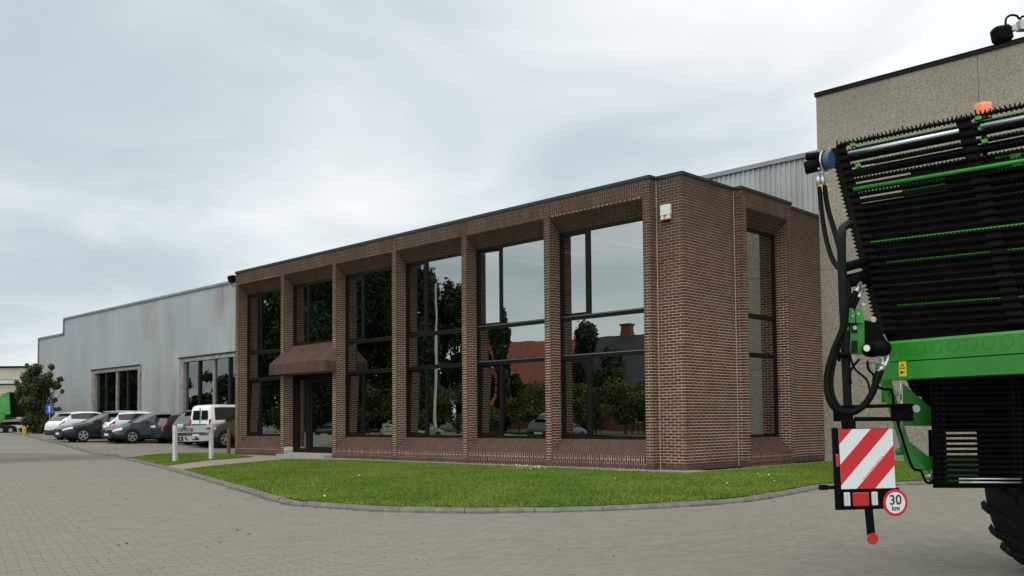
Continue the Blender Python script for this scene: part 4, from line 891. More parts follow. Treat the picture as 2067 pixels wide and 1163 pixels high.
# ---------------------------------------------------------------- cars
def interp(P, x):
    if x <= P[0][0]: return P[0][1]
    for (a, b), (c, d) in zip(P, P[1:]):
        if x <= c: return b+(d-b)*(x-a)/max(1e-6, c-a)
    return P[-1][1]
def make_car(name, label, cat, group, paint, S, loc, heading, lights=True, rails=False, bumper='car_plastic', rimstyle='alloy', open_=None):
    """S: L, W, top [(x,z)], belt [(x,z)], cowl, roof0, roof1, tail (x of windscreen base, roof start, roof end, rear glass foot), wheels (x,x), r; x runs from the nose back"""
    L, W = S['L'], S['W']; t = empty(name, loc); tag(t, label, cat, group); t.rotation_euler = (0, 0, heading)
    xs = sorted(set([round(v, 3) for v in list(np.linspace(0, L, 33))+[p[0] for p in S['top']]+[S['cowl'], S['roof0'], S['roof1'], S['tail'], S['bp'][0], S['bp'][1], S['cp']]]))
    xs = [a for i, a in enumerate(xs) if i == 0 or a-xs[i-1] > .012]
    sec = []
    for x in xs:
        zt = interp(S['top'], x); e0 = max(0, 1-x/.55); e1 = max(0, 1-(L-x)/.5)
        w = W/2*(1-S.get('nt', .16)*e0**2-S.get('rt', .10)*e1**2); zb = S.get('zb', .22)+.10*e0**3+.12*e1**3
        be = interp(S['belt'], x); hc = zt-be
        if hc > .06:
            wr = w*.965-S.get('tum', .36)*hc*min(1, hc/.3); k4 = (w*.965, be); k4b = (w*.965-(w*.965-wr)*.10, be+hc*.10); k5a = (wr+(w*.965-wr)*.14, zt-hc*.16); k5 = (wr*.985, zt-.045*min(1, hc/.2))
        else:
            z4 = zt-.07; k4 = (w*.975, z4); k4b = (w*.955, z4+.02); k5a = (w*.92, zt-.03); k5 = (w*.86, zt-.012)
        zmid = min(be, zt)-.07
        pr = [(w*.86, zb), (w*.95, zb+.05), (w*.995, zb+.17), (w*1.0, (zb+.2+zmid)/2), (w*.995, zmid-.08), k4, k4b, k5a, k5, (k5[0]*.6, zt-.004), (0, zt)]
        sec.append([(x, y, min(z, zt)) for y, z in pr])
    nk = len(sec[0]); parts = {}
    def put(key, quad): parts.setdefault(key, []).append(quad)
    full = []
    for s in sec: full.append([Vector(p) for p in s]+[Vector((p[0], -p[1], p[2])) for p in s[-2::-1]])
    K = len(full[0])
    cab0, cab1 = S['cowl']+.25, S['cp']
    for i in range(len(full)-1):
        xm = (full[i][0].x+full[i+1][0].x)/2
        for k in range(K-1):
            kk = k if k < nk-1 else K-2-k; side = 'l' if k < nk-1 else 'r'; q = (full[i][k], full[i][k+1], full[i+1][k+1], full[i+1][k]); key = 'body'
            hc = interp(S['top'], xm)-interp(S['belt'], xm)
            if kk == 6 and hc > .12 and cab0 < xm < cab1:
                if xm < S['bp'][0]: key = 'window_f'+side
                elif xm > S['bp'][1] and not S.get('panel'): key = 'window_r'+side
                else: key = 'pillar'
            elif kk in (8, 9) or (kk == 7 and hc > .1):
                if S['cowl'] < xm < S['roof0']: key = 'windscreen' if kk > 7 else 'body'
                elif S['roof1'] < xm < S['tail']: key = 'rear_window' if kk > 7 else 'body'
            elif lights and kk in (4,) and xm < .42: key = 'head_'+side
            elif lights and kk in S.get('tk', (4,)) and xm > L-S.get('tl', .30): key = 'tail_'+side
            elif kk in (0, 1): key = 'sill'
            put(key, q)
    # fascias: close both ends
    for e, idx in ((0, 0), (1, -1)):
        ring = full[idx]; n = K
        for k in range(nk-1): 
            a, b = ring[k], ring[k+1]; c, d = ring[K-2-k], ring[K-1-k]
            put('sill' if k < 2 else 'body', (a, b, c, d) if e else (d, c, b, a))
    def emit(nm, keys, mt, parent=t, smooth=True, push=0.0):
        mb = MB(); idx = {}
        for key in keys:
            for q in parts.get(key, []):
                ids = []
                for p in q:
                    kq = (round(p.x, 4), round(p.y, 4), round(p.z, 4))
                    if kq not in idx: idx[kq] = len(mb.v); mb.v.append(tuple(p)); mb.t.append(.5)
                    if not ids or ids[-1] != idx[kq]: ids.append(idx[kq])
                if len(set(ids)) > 2: mb.f.append(tuple(dict.fromkeys(ids)))
        if not mb.f: return None
        o = mb.build(nm, mt, parent, smooth); bm = bmesh.new(); bm.from_mesh(o.data); bmesh.ops.recalc_face_normals(bm, faces=bm.faces)
        bm.to_mesh(o.data); bm.free()
        if smooth:
            try: o.data.set_sharp_from_angle(angle=R(38))
            except Exception: pass
        return o
    emit('body', ['body'], paint); emit('sill', ['sill'], bumper); emit('pillar', ['pillar'], 'car_plastic' if not S.get('panel') else paint)
    for k in ('windscreen', 'rear_window'): emit(k, [k], 'car_glass')
    for k in ('window_fl', 'window_fr', 'window_rl', 'window_rr'): emit('side_window', [k], 'car_glass')
    for k in ('head_l', 'head_r'): emit('headlight', [k], 'head_lamp')
    for k in ('tail_l', 'tail_r'): emit('tail_light', [k], 'tail_red')
    r = S['r']
    for wx in S['wheels']:
        for sy in (1, -1):
            yo = sy*(W/2+.006); mb = MB(); c = Vector((wx, yo, r))
            arc = [(wx+(r+.055)*math.cos(a), sy*(W/2+.003), max(.2, r+(r+.055)*math.sin(a))) for a in np.linspace(-.35, math.pi+.35, 18)]
            mb.prism(arc, (0, -sy*.2, 0)); fixn(mb.build('wheel_arch', 'car_shadow', t))
            mb = MB(); rings = []; prof = [(r*.64, .002), (r*.70, .022), (r*.93, .020), (r, -.01), (r, -.17), (r*.9, -.2), (r*.5, -.2)]; nn_ = 24
            for pr_, py in prof: rings.append([(wx+pr_*math.cos(2*math.pi*k/nn_), yo+sy*py, r+pr_*math.sin(2*math.pi*k/nn_)) for k in range(nn_)])
            vs = [p for q in rings for p in q]; fs = [(a*nn_+k, a*nn_+(k+1) % nn_, (a+1)*nn_+(k+1) % nn_, (a+1)*nn_+k) for a in range(len(prof)-1) for k in range(nn_)]
            mb.add(vs, fs); wl = fixn(mb.build('wheel', 'tyre_rubber', t, True))
            mb = MB(); mb.disc((wx, yo-sy*.001, r), (0, sy, 0), r*.66, .003, 20); mb.build('brake', 'car_shadow', wl)
            mb = MB(); mb.disc((wx, yo+sy*.003, r), (0, sy, 0), r*.67, .014, 20, r*.58); mb.disc((wx, yo+sy*.003, r), (0, sy, 0), r*.16, .018, 10)
            for k in range(5):
                for dth in (-.13, .13):
                    a = 2*math.pi*k/5+.3+dth; d_ = Vector((math.cos(a), 0, math.sin(a))); mb.obox(Vector((wx, yo+sy*.010, r))+d_*r*.37, d_, Y_, d_.cross(Y_), r*.23, .006, r*.045)
            mb.build('rim', rimstyle, wl)
    # plates, mirrors, badges, grille
    zf = S.get('pz', (.42, .80))
    mb = MB(); mb.bbox((-.012, 0, zf[0]), Y_, X_, Z_, .26, .012, .055, .004); mb.build('number_plate', 'plate_white', t)
    mb = MB(); mb.bbox((L+.006, 0, zf[1]), Y_, X_, Z_, .26, .012, .055, .004); mb.build('number_plate', 'plate_white', t)
    mb = MB(); mb.bbox((-.004, 0, zf[0]+.17), Y_, X_, Z_, W*.30, .012, .055, .01); g_ = mb.build('grille', 'car_plastic', t)
    mb = MB(); mb.disc((-.018, 0, zf[0]+.18), (-1, 0, 0), .05, .006, 12); mb.build('badge', 'alloy', g_)
    mb = MB(); mb.bbox((.012, 0, .30), Y_, X_, Z_, W*.34, .02, .07, .02); mb.build('air_intake', 'car_plastic', t)
    mb = MB(); mb.bbox((L-.01, 0, S.get('zb', .22)+.12), Y_, X_, Z_, W*.40, .03, .09, .02); mb.build('rear_bumper', bumper, t)
    for sy in (1, -1):
        mb = MB(); mb.bbox((S['cowl']+.42, sy*(W/2+.07), interp(S['belt'], S['cowl']+.4)+.09), X_, Y_, Z_, .05, .10, .065, .02); mb.build('mirror', paint, t, True)
        if rails:
            mb = MB(); mb.tube([(x, sy*(W/2*.72), interp(S['top'], x)+.035) for x in np.linspace(S['roof0']+.15, S['roof1']-.05, 7)], .018, 6); mb.build('roof_rail', 'alloy', t)
    if S.get('spoiler'):
        x = S['roof1']; mb = MB(); mb.bbox((x+.10, 0, interp(S['top'], x)-.02), Y_, X_, Z_, W*.36, .13, .02, .008); mb.build('spoiler', paint if S['spoiler'] == 1 else 'car_plastic', t)
    mb = MB(); mb.box(.5, L-.5, -W*.4, W*.4, .16, .30); mb.build('underbody', 'car_shadow', t)
    return t
HATCH = dict(L=4.35, W=1.80, top=[(0, .66), (.06, .72), (.25, .80), (.8, .93), (1.2, 1.0), (2.0, 1.42), (2.4, 1.475), (3.0, 1.475), (3.65, 1.40), (3.95, 1.20), (4.2, .98), (4.3, .90), (4.35, .78)], belt=[(0, .72), (1.2, .94), (2.2, .98), (3.4, 1.04), (4.35, 1.06)],
             cowl=1.2, roof0=2.0, roof1=3.65, tail=4.2, bp=(2.45, 2.53), cp=3.72, wheels=(.88, 3.5), r=.32, spoiler=1, pz=(.42, .62), tl=.30)
WAGON = dict(L=4.72, W=1.83, top=[(0, .66), (.05, .72), (.25, .80), (.9, .93), (1.3, 1.0), (2.15, 1.42), (2.6, 1.48), (3.3, 1.48), (4.15, 1.41), (4.4, 1.20), (4.6, .98), (4.68, .90), (4.72, .76)], belt=[(0, .74), (1.3, .95), (2.2, .97), (3.9, 1.02), (4.72, 1.04)],
             cowl=1.3, roof0=2.15, roof1=4.15, tail=4.6, bp=(2.62, 2.70), cp=4.22, wheels=(.92, 3.72), r=.33, spoiler=1, pz=(.42, .80), tl=.32)
SUV = dict(L=4.38, W=1.83, top=[(0, .78), (.05, .86), (.25, .95), (.8, 1.06), (1.15, 1.12), (1.85, 1.54), (2.25, 1.61), (2.9, 1.61), (3.75, 1.54), (4.05, 1.30), (4.25, 1.08), (4.34, .98), (4.38, .84)], belt=[(0, .85), (1.15, 1.06), (2.2, 1.10), (3.5, 1.17), (4.38, 1.20)],
           cowl=1.15, roof0=1.85, roof1=3.75, tail=4.25, bp=(2.35, 2.43), cp=3.82, wheels=(.86, 3.50), r=.35, spoiler=1, zb=.28, pz=(.52, .92), tl=.30)
VAN = dict(L=4.1, W=1.72, top=[(0, .80), (.05, .88), (.2, .95), (.7, 1.08), (.95, 1.14), (1.55, 1.66), (1.85, 1.79), (2.4, 1.87), (3.6, 1.87), (3.96, 1.83), (4.02, 1.74), (4.06, 1.2), (4.1, .8)], belt=[(0, .86), (1.0, 1.08), (2.0, 1.10), (4.1, 1.10)],
           cowl=.95, roof0=1.55, roof1=4.2, tail=4.3, bp=(2.05, 2.25), cp=3.85, wheels=(.78, 3.4), r=.31, pz=(.5, .55), tl=.0, tum=.14, rt=.03, zb=.26)
NOSE_IN, NOSE_OUT = R(90-8), R(-90-8)    # heading is the direction the nose points away from local +x... see place()
def place(u, v, D, dx, dy, nose_out, rot=0.0, S=None):
    """pixel of a point on the car's ground outline given in car coordinates; returns location and heading"""
    P = ter(u, v) if D is None else atd(u, v, D)
    h = (R(90) if nose_out else R(-90))+R(rot)                              # local +x runs nose -> tail
    ex = Vector((math.cos(h), math.sin(h), 0)); ey = Vector((-math.sin(h), math.cos(h), 0))
    O = Vector((P.x, P.y, 0))-ex*dx-ey*dy
    c = O+ex*2.0; return (O.x, O.y, H(c.x, c.y)-.008), h
gr = 'cars parked in front of the silver hall'
# nose_out: local -y side faces +X (towards us); nose in: local +y side faces +X
l, h = place(119, 891, None, 4.35, .86, False, 5); make_car('parked_car', 'white hatchback parked nose in, farthest along the row beside the bush', 'car', gr, 'paint_white', HATCH, l, h)
l, h = place(168, 895.5, None, .92, -.915, True, -5); make_car('parked_car', 'black estate car parked nose out between two white cars', 'car', gr, 'paint_black', WAGON, l, h, rails=True)
l, h = place(219, 895.5, None, 4.72, .86, False, 3); S3 = dict(WAGON); S3['tl'] = .34; make_car('parked_car', 'white estate car with black spoiler parked nose in behind the blue grey car', 'car', gr, 'paint_white', dict(S3, spoiler=2), l, h, rails=True)
l, h = place(267, 898, None, .88, -.90, True, -3); make_car('parked_car', 'blue grey hatchback parked nose out with large alloy wheels', 'car', gr, 'paint_blue_grey', HATCH, l, h)
l, h = place(326, 898.5, None, 4.72, .86, False, 3); make_car('parked_car', 'charcoal estate car parked nose in beside the black sport utility car', 'car', gr, 'paint_charcoal', dict(WAGON, top=[(x, z*.985) for x, z in WAGON['top']]), l, h)
l, h = place(384, 902.5, None, 4.38, .88, False, 3); make_car('parked_car', 'black sport utility car parked nose in with red tail lights beside the white van', 'car', gr, 'paint_black', SUV, l, h, rails=True)
l, h = place(429, 906.5, None, 4.0, .86, False, 5); van = make_car('parked_van', 'white small van with two rear doors parked nose in behind the office sign', 'van', gr, 'paint_white', VAN, l, h, lights=False)
l, h = place(455, 907.5, None, .86, -.915, True, 5); make_car('parked_car', 'graphite sport utility car parked nose out against the brick corner', 'car', gr, 'paint_graphite', SUV, l, h)
# van rear doors: glass, seam, lights, trim
xe = 4.06
for sy in (1, -1):
    mb = MB(); P4 = [(xe+.012, sy*.08, 1.19), (xe+.012, sy*.60, 1.19), (xe-.008, sy*.56, 1.60), (xe-.008, sy*.10, 1.60)]; mb.prism(P4, (.014, 0, 0)); fixn(mb.build('rear_window', 'car_glass', van))
    mb = MB(); mb.bbox((xe+.0, sy*.755, 1.0), Y_, X_, Z_, .055, .04, .22, .02); mb.build('tail_light', 'tail_red', van)
    mb = MB(); mb.bbox((.10, sy*.62, .82), Y_, X_, Z_, .17, .12, .09, .03); mb.build('headlight', 'head_lamp', van)
mb = MB(); mb.box(xe+.0, xe+.045, -.006, .006, .5, 1.7); mb.build('door_seam', 'car_shadow', van)
mb = MB(); mb.bbox((xe+.035, -.05, .97), Y_, X_, Z_, .60, .012, .035, .008); mb.build('rear_trim', 'car_plastic', van)

# ---------------------------------------------------------------- across the road (also what the windows reflect)
GY = FY+0.045; CM = Vector((CAM.x, 2*GY-CAM.y, CAM.z))
def mir(u, v, D):
    d = ray(u, v); d = Vector((d.x, -d.y, d.z)); return CM+d*D           # where the front windows see things
def mz(v, D, u): return mir(u, v, D).z
grt = 'trees across the road'
TR = [(505, 84, 14.5, 4.2, 'broad dark tree across the road, mirrored in the westmost office window'), (600, 80, 15.5, 4.6, 'tall dense tree across the road, mirrored above the entrance'),
      (700, 76, 14.5, 4.2, 'full leafy tree across the road, mirrored in the window beside the entrance'), (770, 74, 13.5, 3.6, 'leafy tree across the road, mirrored beside the pale pole'),
      (848, 72, 12.6, 2.5, 'slim tree across the road with sky gaps, mirrored left of the pale pole'), (925, 74, 11.4, 2.3, 'small crowned tree across the road, mirrored at a brick pier'),
      (1012, 70, 8.9, 1.2, 'narrow young tree across the road, mirrored under the open casement'), (1180, 78, 8.6, 2.7, 'round topped tree across the road, mirrored beside the chimney')]
for k, (u, D, h, cr_, lb) in enumerate(TR):
    P = mir(u, 860, D); tree('roadside_tree', P.x, P.y, h, cr_, 1.8 if h > 9 else 1.2, lb, 40+k, n=24000, size=.17, mat_='leaf_tree', nblob=44 if h > 11 else 26, base=0.0, group=grt, top=.5 if h > 11 else .7)
for k, (u, D, h, cr_, lb) in enumerate(((450, 98, 17, 5.2, 'tall dark tree behind the roadside trees, mirrored at the far west pier'), (545, 95, 17, 5.0, 'tall dark tree behind the roadside trees, mirrored beside the entrance'), (650, 92, 16.5, 5.0, 'tall dark tree behind the roadside trees, mirrored above the canopy'), (738, 90, 15, 4.2, 'tall dark tree behind the roadside trees, mirrored beyond the entrance bay'))):
    P = mir(u, 860, D); tree('background_tree', P.x, P.y, h, cr_, 1.0, lb, 140+k, n=16000, size=.24, nblob=44, base=0.0, group='trees behind the roadside trees', top=.45)
hp_ = [mir(u, 860, D) for u, D in ((380, 92), (560, 78), (760, 71), (900, 69), (1060, 67), (1180, 66), (1300, 65), (1420, 64))]
hs = spline([Vector((p.x, p.y, 0)) for p in hp_], 6); hedge = empty('hedge', hs[len(hs)//2]); tag(hedge, 'tall dense yellow green hedge across the road, mirrored in the lower office windows', 'hedge')
bl = []; mb = MB(); h0 = hs[len(hs)//2]
for k, p in enumerate(hs):
    for j in range(5):
        hh = random.uniform(1.2, 3.6); q = (p.x-h0.x+random.uniform(-1.2, 1.2), p.y-h0.y+random.uniform(-.6, .6), hh, random.uniform(.7, 1.3), random.uniform(.7, 1.2), random.uniform(.5, .9)); bl.append(q)
        if j < 2: mb.tube([(q[0], q[1], -.1), (q[0], q[1], hh)], [.05, .015], 5)
mb.build('stems', 'bark', hedge); leaves('foliage', bl, 45000, .11, 'leaf_hedge', 91, parent=hedge)
FT = [(-108, -13, 10.5, 4.5), (-97, -11.5, 9.5, 4.0), (-119, -12, 11, 4.5), (-132, -10, 10, 5), (-88, -17, 6.6, 4.6), (-80, -19, 6.0, 4.4), (-72, -21, 5.4, 4.0)]
for k, (x, y, h, cr_) in enumerate(FT):
    tree('roadside_tree', x, y, h, cr_, .8, ['tall dark tree far along the road, mirrored in the hall window', 'low spreading tree far along the road, mirrored in the hall window'][h < 7]+', '+['second', 'fourth', 'third', 'fifth', 'third', 'second', 'first'][k]+' from the office', 60+k, n=7000, size=.28, nblob=26, group=grt, base=.3)
# houses beyond
def house(name, label, c, axx, w, d, eave, ridge, walls, roofm, chim):
    hN = empty(name, c); hN.rotation_euler = (0, 0, axx); tag(hN, label, 'house'); 
    mb = MB(); mb.box(-w/2, w/2, -d/2, d/2, -.3, eave); mb.add([(-w/2, -d/2, eave), (-w/2, d/2, eave), (-w/2, 0, ridge-.15), (w/2, -d/2, eave), (w/2, d/2, eave), (w/2, 0, ridge-.15)], [(0, 1, 2), (3, 5, 4)]); mb.build('wall', walls, hN)
    mb = MB(); o_ = .35; sl_ = (ridge-eave)/(d/2)
    for s in (1, -1): mb.prism([(-w/2-o_, s*(d/2+o_), eave-o_*sl_), (w/2+o_, s*(d/2+o_), eave-o_*sl_), (w/2+o_, 0, ridge), (-w/2-o_, 0, ridge)], (0, 0, .14))
    rf = fixn(mb.build('roof', roofm, hN))
    mb = MB(); mb.box(chim-.45, chim+.45, -.35, .35, ridge-.6, ridge+.95); mb.box(chim-.55, chim+.55, -.45, .45, ridge+.95, ridge+1.1); mb.build('chimney', 'house_brick', rf)
    for k in (-1, 1):
        mb = MB(); mb.box(k*w/4-.7, k*w/4+.7, d/2, d/2+.06, 1.0, 2.3); wd = mb.build('window', 'plaster_pale', hN); mb = MB(); mb.box(k*w/4-.6, k*w/4+.6, d/2+.06, d/2+.08, 1.1, 2.2); mb.build('pane', 'car_glass', wd)
P = mir(1075, 860, 84); house('brick_house', 'brick house with an orange tiled roof across the road, mirrored in the office window', (P.x, P.y, 0), R(-20), 9.5, 8.0, 4.6, 8.3, 'house_brick', 'roof_tile', -3.6)
P = mir(1290, 860, 80); house('brick_house', 'brick house with a dark slate roof and square chimney across the road', (P.x, P.y, 0), R(-10), 10, 8.0, 4.4, 8.5, 'house_brick', 'slate', -1.0)
P = mir(880, 860, 66); mb = MB(); mb.tube([(0, 0, 0), (0, 0, 4), (.05, 0, 7.5), (.1, 0, mz(572, 66, 880))], [.11, .10, .08, .05], 10); o = mb.build('pole', 'pole_paint'); o.location = (P.x, P.y, 0)
tag(o, 'pale slender pole across the road, mirrored between the trees', 'pole')
gx = 'cars parked across the road'; hr = math.atan2(PA.y, PA.x)
def pc(u, D, name, label, cat, paint, S, rot):
    P = mir(u, 880, D); make_car(name, label, cat, gx, paint, S, (P.x, P.y, ROAD-.01), rot)
pc(548, 68, 'parked_car', 'silver hatchback across the road, mirrored in the westmost office window', 'car', 'paint_silver', HATCH, R(65))
pc(655, 62, 'parked_car', 'black sport utility car across the road, mirrored in the entrance door', 'car', 'paint_black', SUV, R(250))
pc(880, 60, 'parked_car', 'sage green hatchback across the road, mirrored right of the pale pole', 'car', 'paint_sage', HATCH, R(80))
pc(1085, 57, 'parked_van', 'black van across the road, mirrored in the window with the open casement', 'van', 'paint_black', VAN, R(255))
pc(1165, 56, 'parked_car', 'dark hatchback across the road, mirrored in the eastmost front window', 'car', 'paint_charcoal', HATCH, R(80))

# ---------------------------------------------------------------- potato harvester at the right edge
hv = empty('potato_harvester', (0, 0, 0)); tag(hv, 'green potato harvester with black rod conveyors at the right edge of the yard', 'farm machine')
Lm = Vector((0.976, -0.216, 0)).normalized(); Nm = Vector((-Lm.y, Lm.x, 0)); Nm = -Nm if Nm.dot(FW) > 0 else Nm      # across the machine / out of its back
BD = 7.10
PB0 = atd(1778, 728, BD)
def onp(u, v, off=0.0):
    """point of a picture ray on the back plane of the machine, off metres out of it"""
    d = ray(u, v); t = (PB0+Nm*off-CAM).dot(Nm)/d.dot(Nm); return CAM+d*t
def mpart(nm, mb, mt, parent=hv, smooth=False): return fixn(mb.build(nm, mt, parent, smooth))
# main cross beam
zt, zm_, zb_ = onp(1785, 690).z, onp(1785, 731).z, onp(1785, 767).z
sl0 = onp(1772, 700); s_end = 3.3
def bp(s, out, z): q = sl0+Lm*s+Nm*out; return Vector((q.x, q.y, z))
mb = MB(); mb.prism([bp(0.03, 0, zm_), bp(0.03, .002, zt-.02), bp(0.03, -.02, zt), bp(0.03, -.24, zt), bp(.03, -.24, zm_)], Lm*s_end); beam = mpart('cross_beam', mb, 'machine_green')
mb = MB(); mb.prism([bp(-.02, .012, zb_), bp(-.02, .012, zm_-.008), bp(-.02, -.22, zm_-.008), bp(-.02, -.22, zb_)], Lm*s_end); mpart('lower_beam', mb, 'machine_green')
mb = MB(); mb.box(0, 1, 0, 1, 0, 1)
for k in range(14):
    c = bp(.10+k*.128, .003, (zt+zm_)/2+.012); mb = MB(); mb.disc(c, Nm, .046, .0012, 20, .040); mpart('embossed_disc', mb, 'machine_green', beam)
c = onp(1822, 745, .014); mb = MB(); mb.obox(c, Lm, Nm, Z_, .030, .002, .056); st_ = mpart('warning_sticker', mb, 'yellow_film')
mb = MB(); a = c+Nm*.003; tri = [(-.022, .002), (.022, .002), (0, .042)]; mb.add([a+Lm*x+Z_*z for x, z in tri]+[a+Lm*x*.62+Z_*(.013+(z-.013)*.62) for x, z in tri], [(0, 1, 4, 3), (1, 2, 5, 4), (2, 0, 3, 5)])
mb.add([a+Lm*x+Z_*z for x, z in ((-.018, -.035), (.0, -.035), (.0, -.028), (.016, -.028), (.016, -.020), (.0, -.020), (-.006, -.013), (-.018, -.018))], [tuple(range(8))]); mb.build('symbol', 'black_film', st_)
# inclined rod conveyor above the beam
def row(t):
    """t 0 bottom .. 1 top: left and right end of a rod"""
    v = 668-(668-296)*t; u = 1786-(1786-1688)*t; Dl = 7.25+.80*t; a = atd(u, v, Dl)
    hd = R(57.2-10.5*t); d = (RT*math.sin(hd)-FW*math.cos(hd)); d.z = 0; d.normalize(); return a, a+d*(2.25+.35*t), d
NRW = 27; ROWT = [k/(NRW-1) for k in range(NRW)]
rod = MB(); rod.tube([(0, 0, 0), (1, 0, 0)], .0115, 6); nt_ = 84
for k in range(nt_):
    x = (k+.5)/nt_*.985+.008; w = .0040
    rod.add([(x-w, -.012, .004), (x+w, -.012, .004), (x+w, .012, .004), (x-w, .012, .004), (x-w*.6, -.009, .021), (x+w*.6, -.009, .021), (x+w*.6, .009, .021), (x-w*.6, .009, .021)], [(4, 5, 6, 7), (0, 1, 5, 4), (1, 2, 6, 5), (2, 3, 7, 6), (3, 0, 4, 7)])
rod_me = rod.mesh('web_rod', 'rubber')
plain = MB(); plain.tube([(0, 0, 0), (1, 0, 0)], .0145, 6); plain_me = plain.mesh('web_rod', 'rubber')
web = None
def rodobj(nm, me, a, b, parent, upv=None):
    o = bpy.data.objects.new(nm, me); link(o, parent); d = b-a; L = d.length; x = d.normalized(); up_ = upv or Z_; y = up_.cross(x).normalized(); z = x.cross(y)
    m = Matrix((x*L, y, z)).transposed().to_4x4(); m.translation = a; o.matrix_world = m; return o
a0, b0, d0 = row(0); a1, b1, d1 = row(1); upv = ((a1-a0).normalized())
outn = d0.cross(upv); outn = -outn if outn.dot(CAM-a0) < 0 else outn; outn.normalize()
# side belts and centre belt
def belt(nm, fr, wd, off, parent, nseg=30, t0=-.01, t1=1.0):
    mb = MB(); V = []
    for k in range(nseg+1):
        t = t0+(t1-t0)*k/nseg; a, b, d = row(t); p = a+(b-a)*fr+outn*off; V += [p, p+d*wd, p+d*wd-outn*.014, p-outn*.014]
    fs = [(k*4+q, k*4+(q+1) % 4, k*4+4+(q+1) % 4, k*4+4+q) for k in range(nseg) for q in range(4)]+[(0, 1, 2, 3), (nseg*4+3, nseg*4+2, nseg*4+1, nseg*4)]
    mb.add(V, fs); return mpart(nm, mb, 'machine_black', parent)
conv = belt('conveyor_belt', -.02, .13, -.014, hv)
belt('conveyor_belt', .375, .115, -.012, hv); belt('conveyor_belt', .97, .12, -.014, hv)
for t in ROWT: a, b, d = row(t); rodobj('web_rod', rod_me, a+outn*.0, b, conv, upv)
mb = MB()          # belt teeth on the outer edge
for k in range(46):
    t = k/46; a, b, d = row(t); p = a-d*.052; mb.add([p+d*.01+upv*.012+outn*.01, p+d*.01-upv*.012+outn*.01, p-d*.02, p+d*.01+upv*.012-outn*.02, p+d*.01-upv*.012-outn*.02], [(0, 1, 2), (3, 2, 4), (0, 2, 3), (1, 4, 2)])
mpart('belt_teeth', mb, 'machine_black', conv)
# return run behind
for k in range(0, NRW, 1):
    t = .30+.70*k/(NRW-1); a, b, d = row(t); rodobj('return_rod', plain_me, a-outn*.34+d*.05, b-outn*.34, conv, upv)
# finger row along the top edge
fing = MB()
a, b, d = row(1.0); n = 74
for k in range(n):
    p = a+(b-a)*((k+.3)/n)-outn*.03+upv*.0; h = .058 if k % 16 else .075; fing.tube([p, p+upv*h*.85+Z_*h*.25], [.0085, .006], 5)
mpart('finger_row', fing, 'rubber', conv)
# bars across the conveyor
def crossbar(nm, u0, v0, mt, r, off, f0=0.04, f1=1.0, t=None):
    t = (668-v0)/(668-296) if t is None else t; a, b, d = row(t); mb = MB(); mb.tube([a+(b-a)*f0+outn*off, a+(b-a)*f1+outn*off], r, 10); return mpart(nm, mb, mt, hv, True)
crossbar('chrome_shaft', 0, 0, 'steel', .020, .045, .035, .378, t=.935); crossbar('chrome_shaft', 0, 0, 'steel', .020, .045, .44, 1.0, t=.935)
for t, f0 in ((.755, .02), (.475, .03), (.235, .05)):
    crossbar('green_bar', 0, 0, 'machine_green', random.uniform(.017, .018) if t > .6 else .012, .02 if t > .6 else -.010, f0, .98, t=t)
crossbar('green_bar', 0, 0, 'machine_green', .02, -.30, .1, .98, t=.985)
for t in (.965, .885, .61, .35, .12): crossbar('green_bar', 0, 0, 'machine_green', .008, -.03, .06, .98, t=t+.018)
for f in (.055, .44):
    for t in (.985, .935, .875):
        a, b, d = row(t); mb = MB(); mb.obox(a+(b-a)*f+outn*.01, d, outn, upv, .022, .012, .016); mpart('clamp', mb, 'machine_green')
for f0, f1, t0, t1, off, mt in ((.20, 1.05, .70, .985, .52, 'machine_hood'), (.0, 1.05, .955, .995, .12, 'machine_hood'), (.16, .30, .80, .90, .47, 'machine_green'), (.46, .62, .88, .95, .45, 'machine_green'), (.50, .53, .84, .90, .30, 'machine_green')):
    a, b, d = row(t0); a2, b2, _ = row(t1); mb = MB(); mb.prism([a+(b-a)*f0-outn*off, a+(b-a)*f1-outn*off, a2+(b2-a2)*f1-outn*off, a2+(b2-a2)*f0-outn*off], -outn*.02); mpart('inner_plate', mb, mt)
# side plates, hood and dark inner body
A0, B0_, _ = row(-.03); A1, B1_, _ = row(.72)
mb = MB(); mb.prism([A0-outn*.10, B0_-outn*.10, B1_-outn*.16, A1-outn*.16], -outn*.03); mpart('inner_hood', mb, 'machine_hood')
A0, B0_, _ = row(-.10); A1, B1_, _ = row(.45)
mb = MB(); mb.prism([A0-outn*.55, B0_-outn*.55, B1_-outn*.6, A1-outn*.6], -outn*.5); mpart('inner_body', mb, 'machine_hood')
A0, _, _ = row(-.02); A1, _, _ = row(.99)
mb = MB(); mb.prism([A0-d0*.01-outn*.02, A1-d1*.01-outn*.02, A1-d1*.01-outn*.10, A0-d0*.01-outn*.20], d0*.014); mpart('side_plate', mb, 'machine_black')
mb = MB(); mb.prism([A1-outn*.34-upv*.75, A1-outn*.30-upv*.02, A1-outn*.36-upv*.02, A1-outn*.42-upv*.75], d1*.02); mpart('side_plate', mb, 'machine_green')
# back part of the machine seen through: hopper walls in green and dark, set deep
q0 = row(.95)[0]-outn*1.0+d0*.9
mb = MB(); mb.obox(q0+d0*.6-Z_*.25, d0, Nm, Z_, .5, .25, .22); mpart('hopper_plate', mb, 'machine_green')
mb = MB(); mb.obox(q0+d0*.9-Z_*.85, d0, Nm, Z_, 1.25, .25, .42); mpart('hopper_plate', mb, 'machine_hood')
for k, (f, t) in enumerate(((.62, .70), (.66, .60), (.74, .44), (.36, .66), (.30, .55), (.22, .38))):
    a, b, d = row(t); mb = MB(); mb.obox(a+(b-a)*f-outn*.45, d, outn, Z_, random.uniform(.03, .09), .02, random.uniform(.015, .03)); mpart('fitting', mb, 'zinc' if k % 2 else 'machine_green')
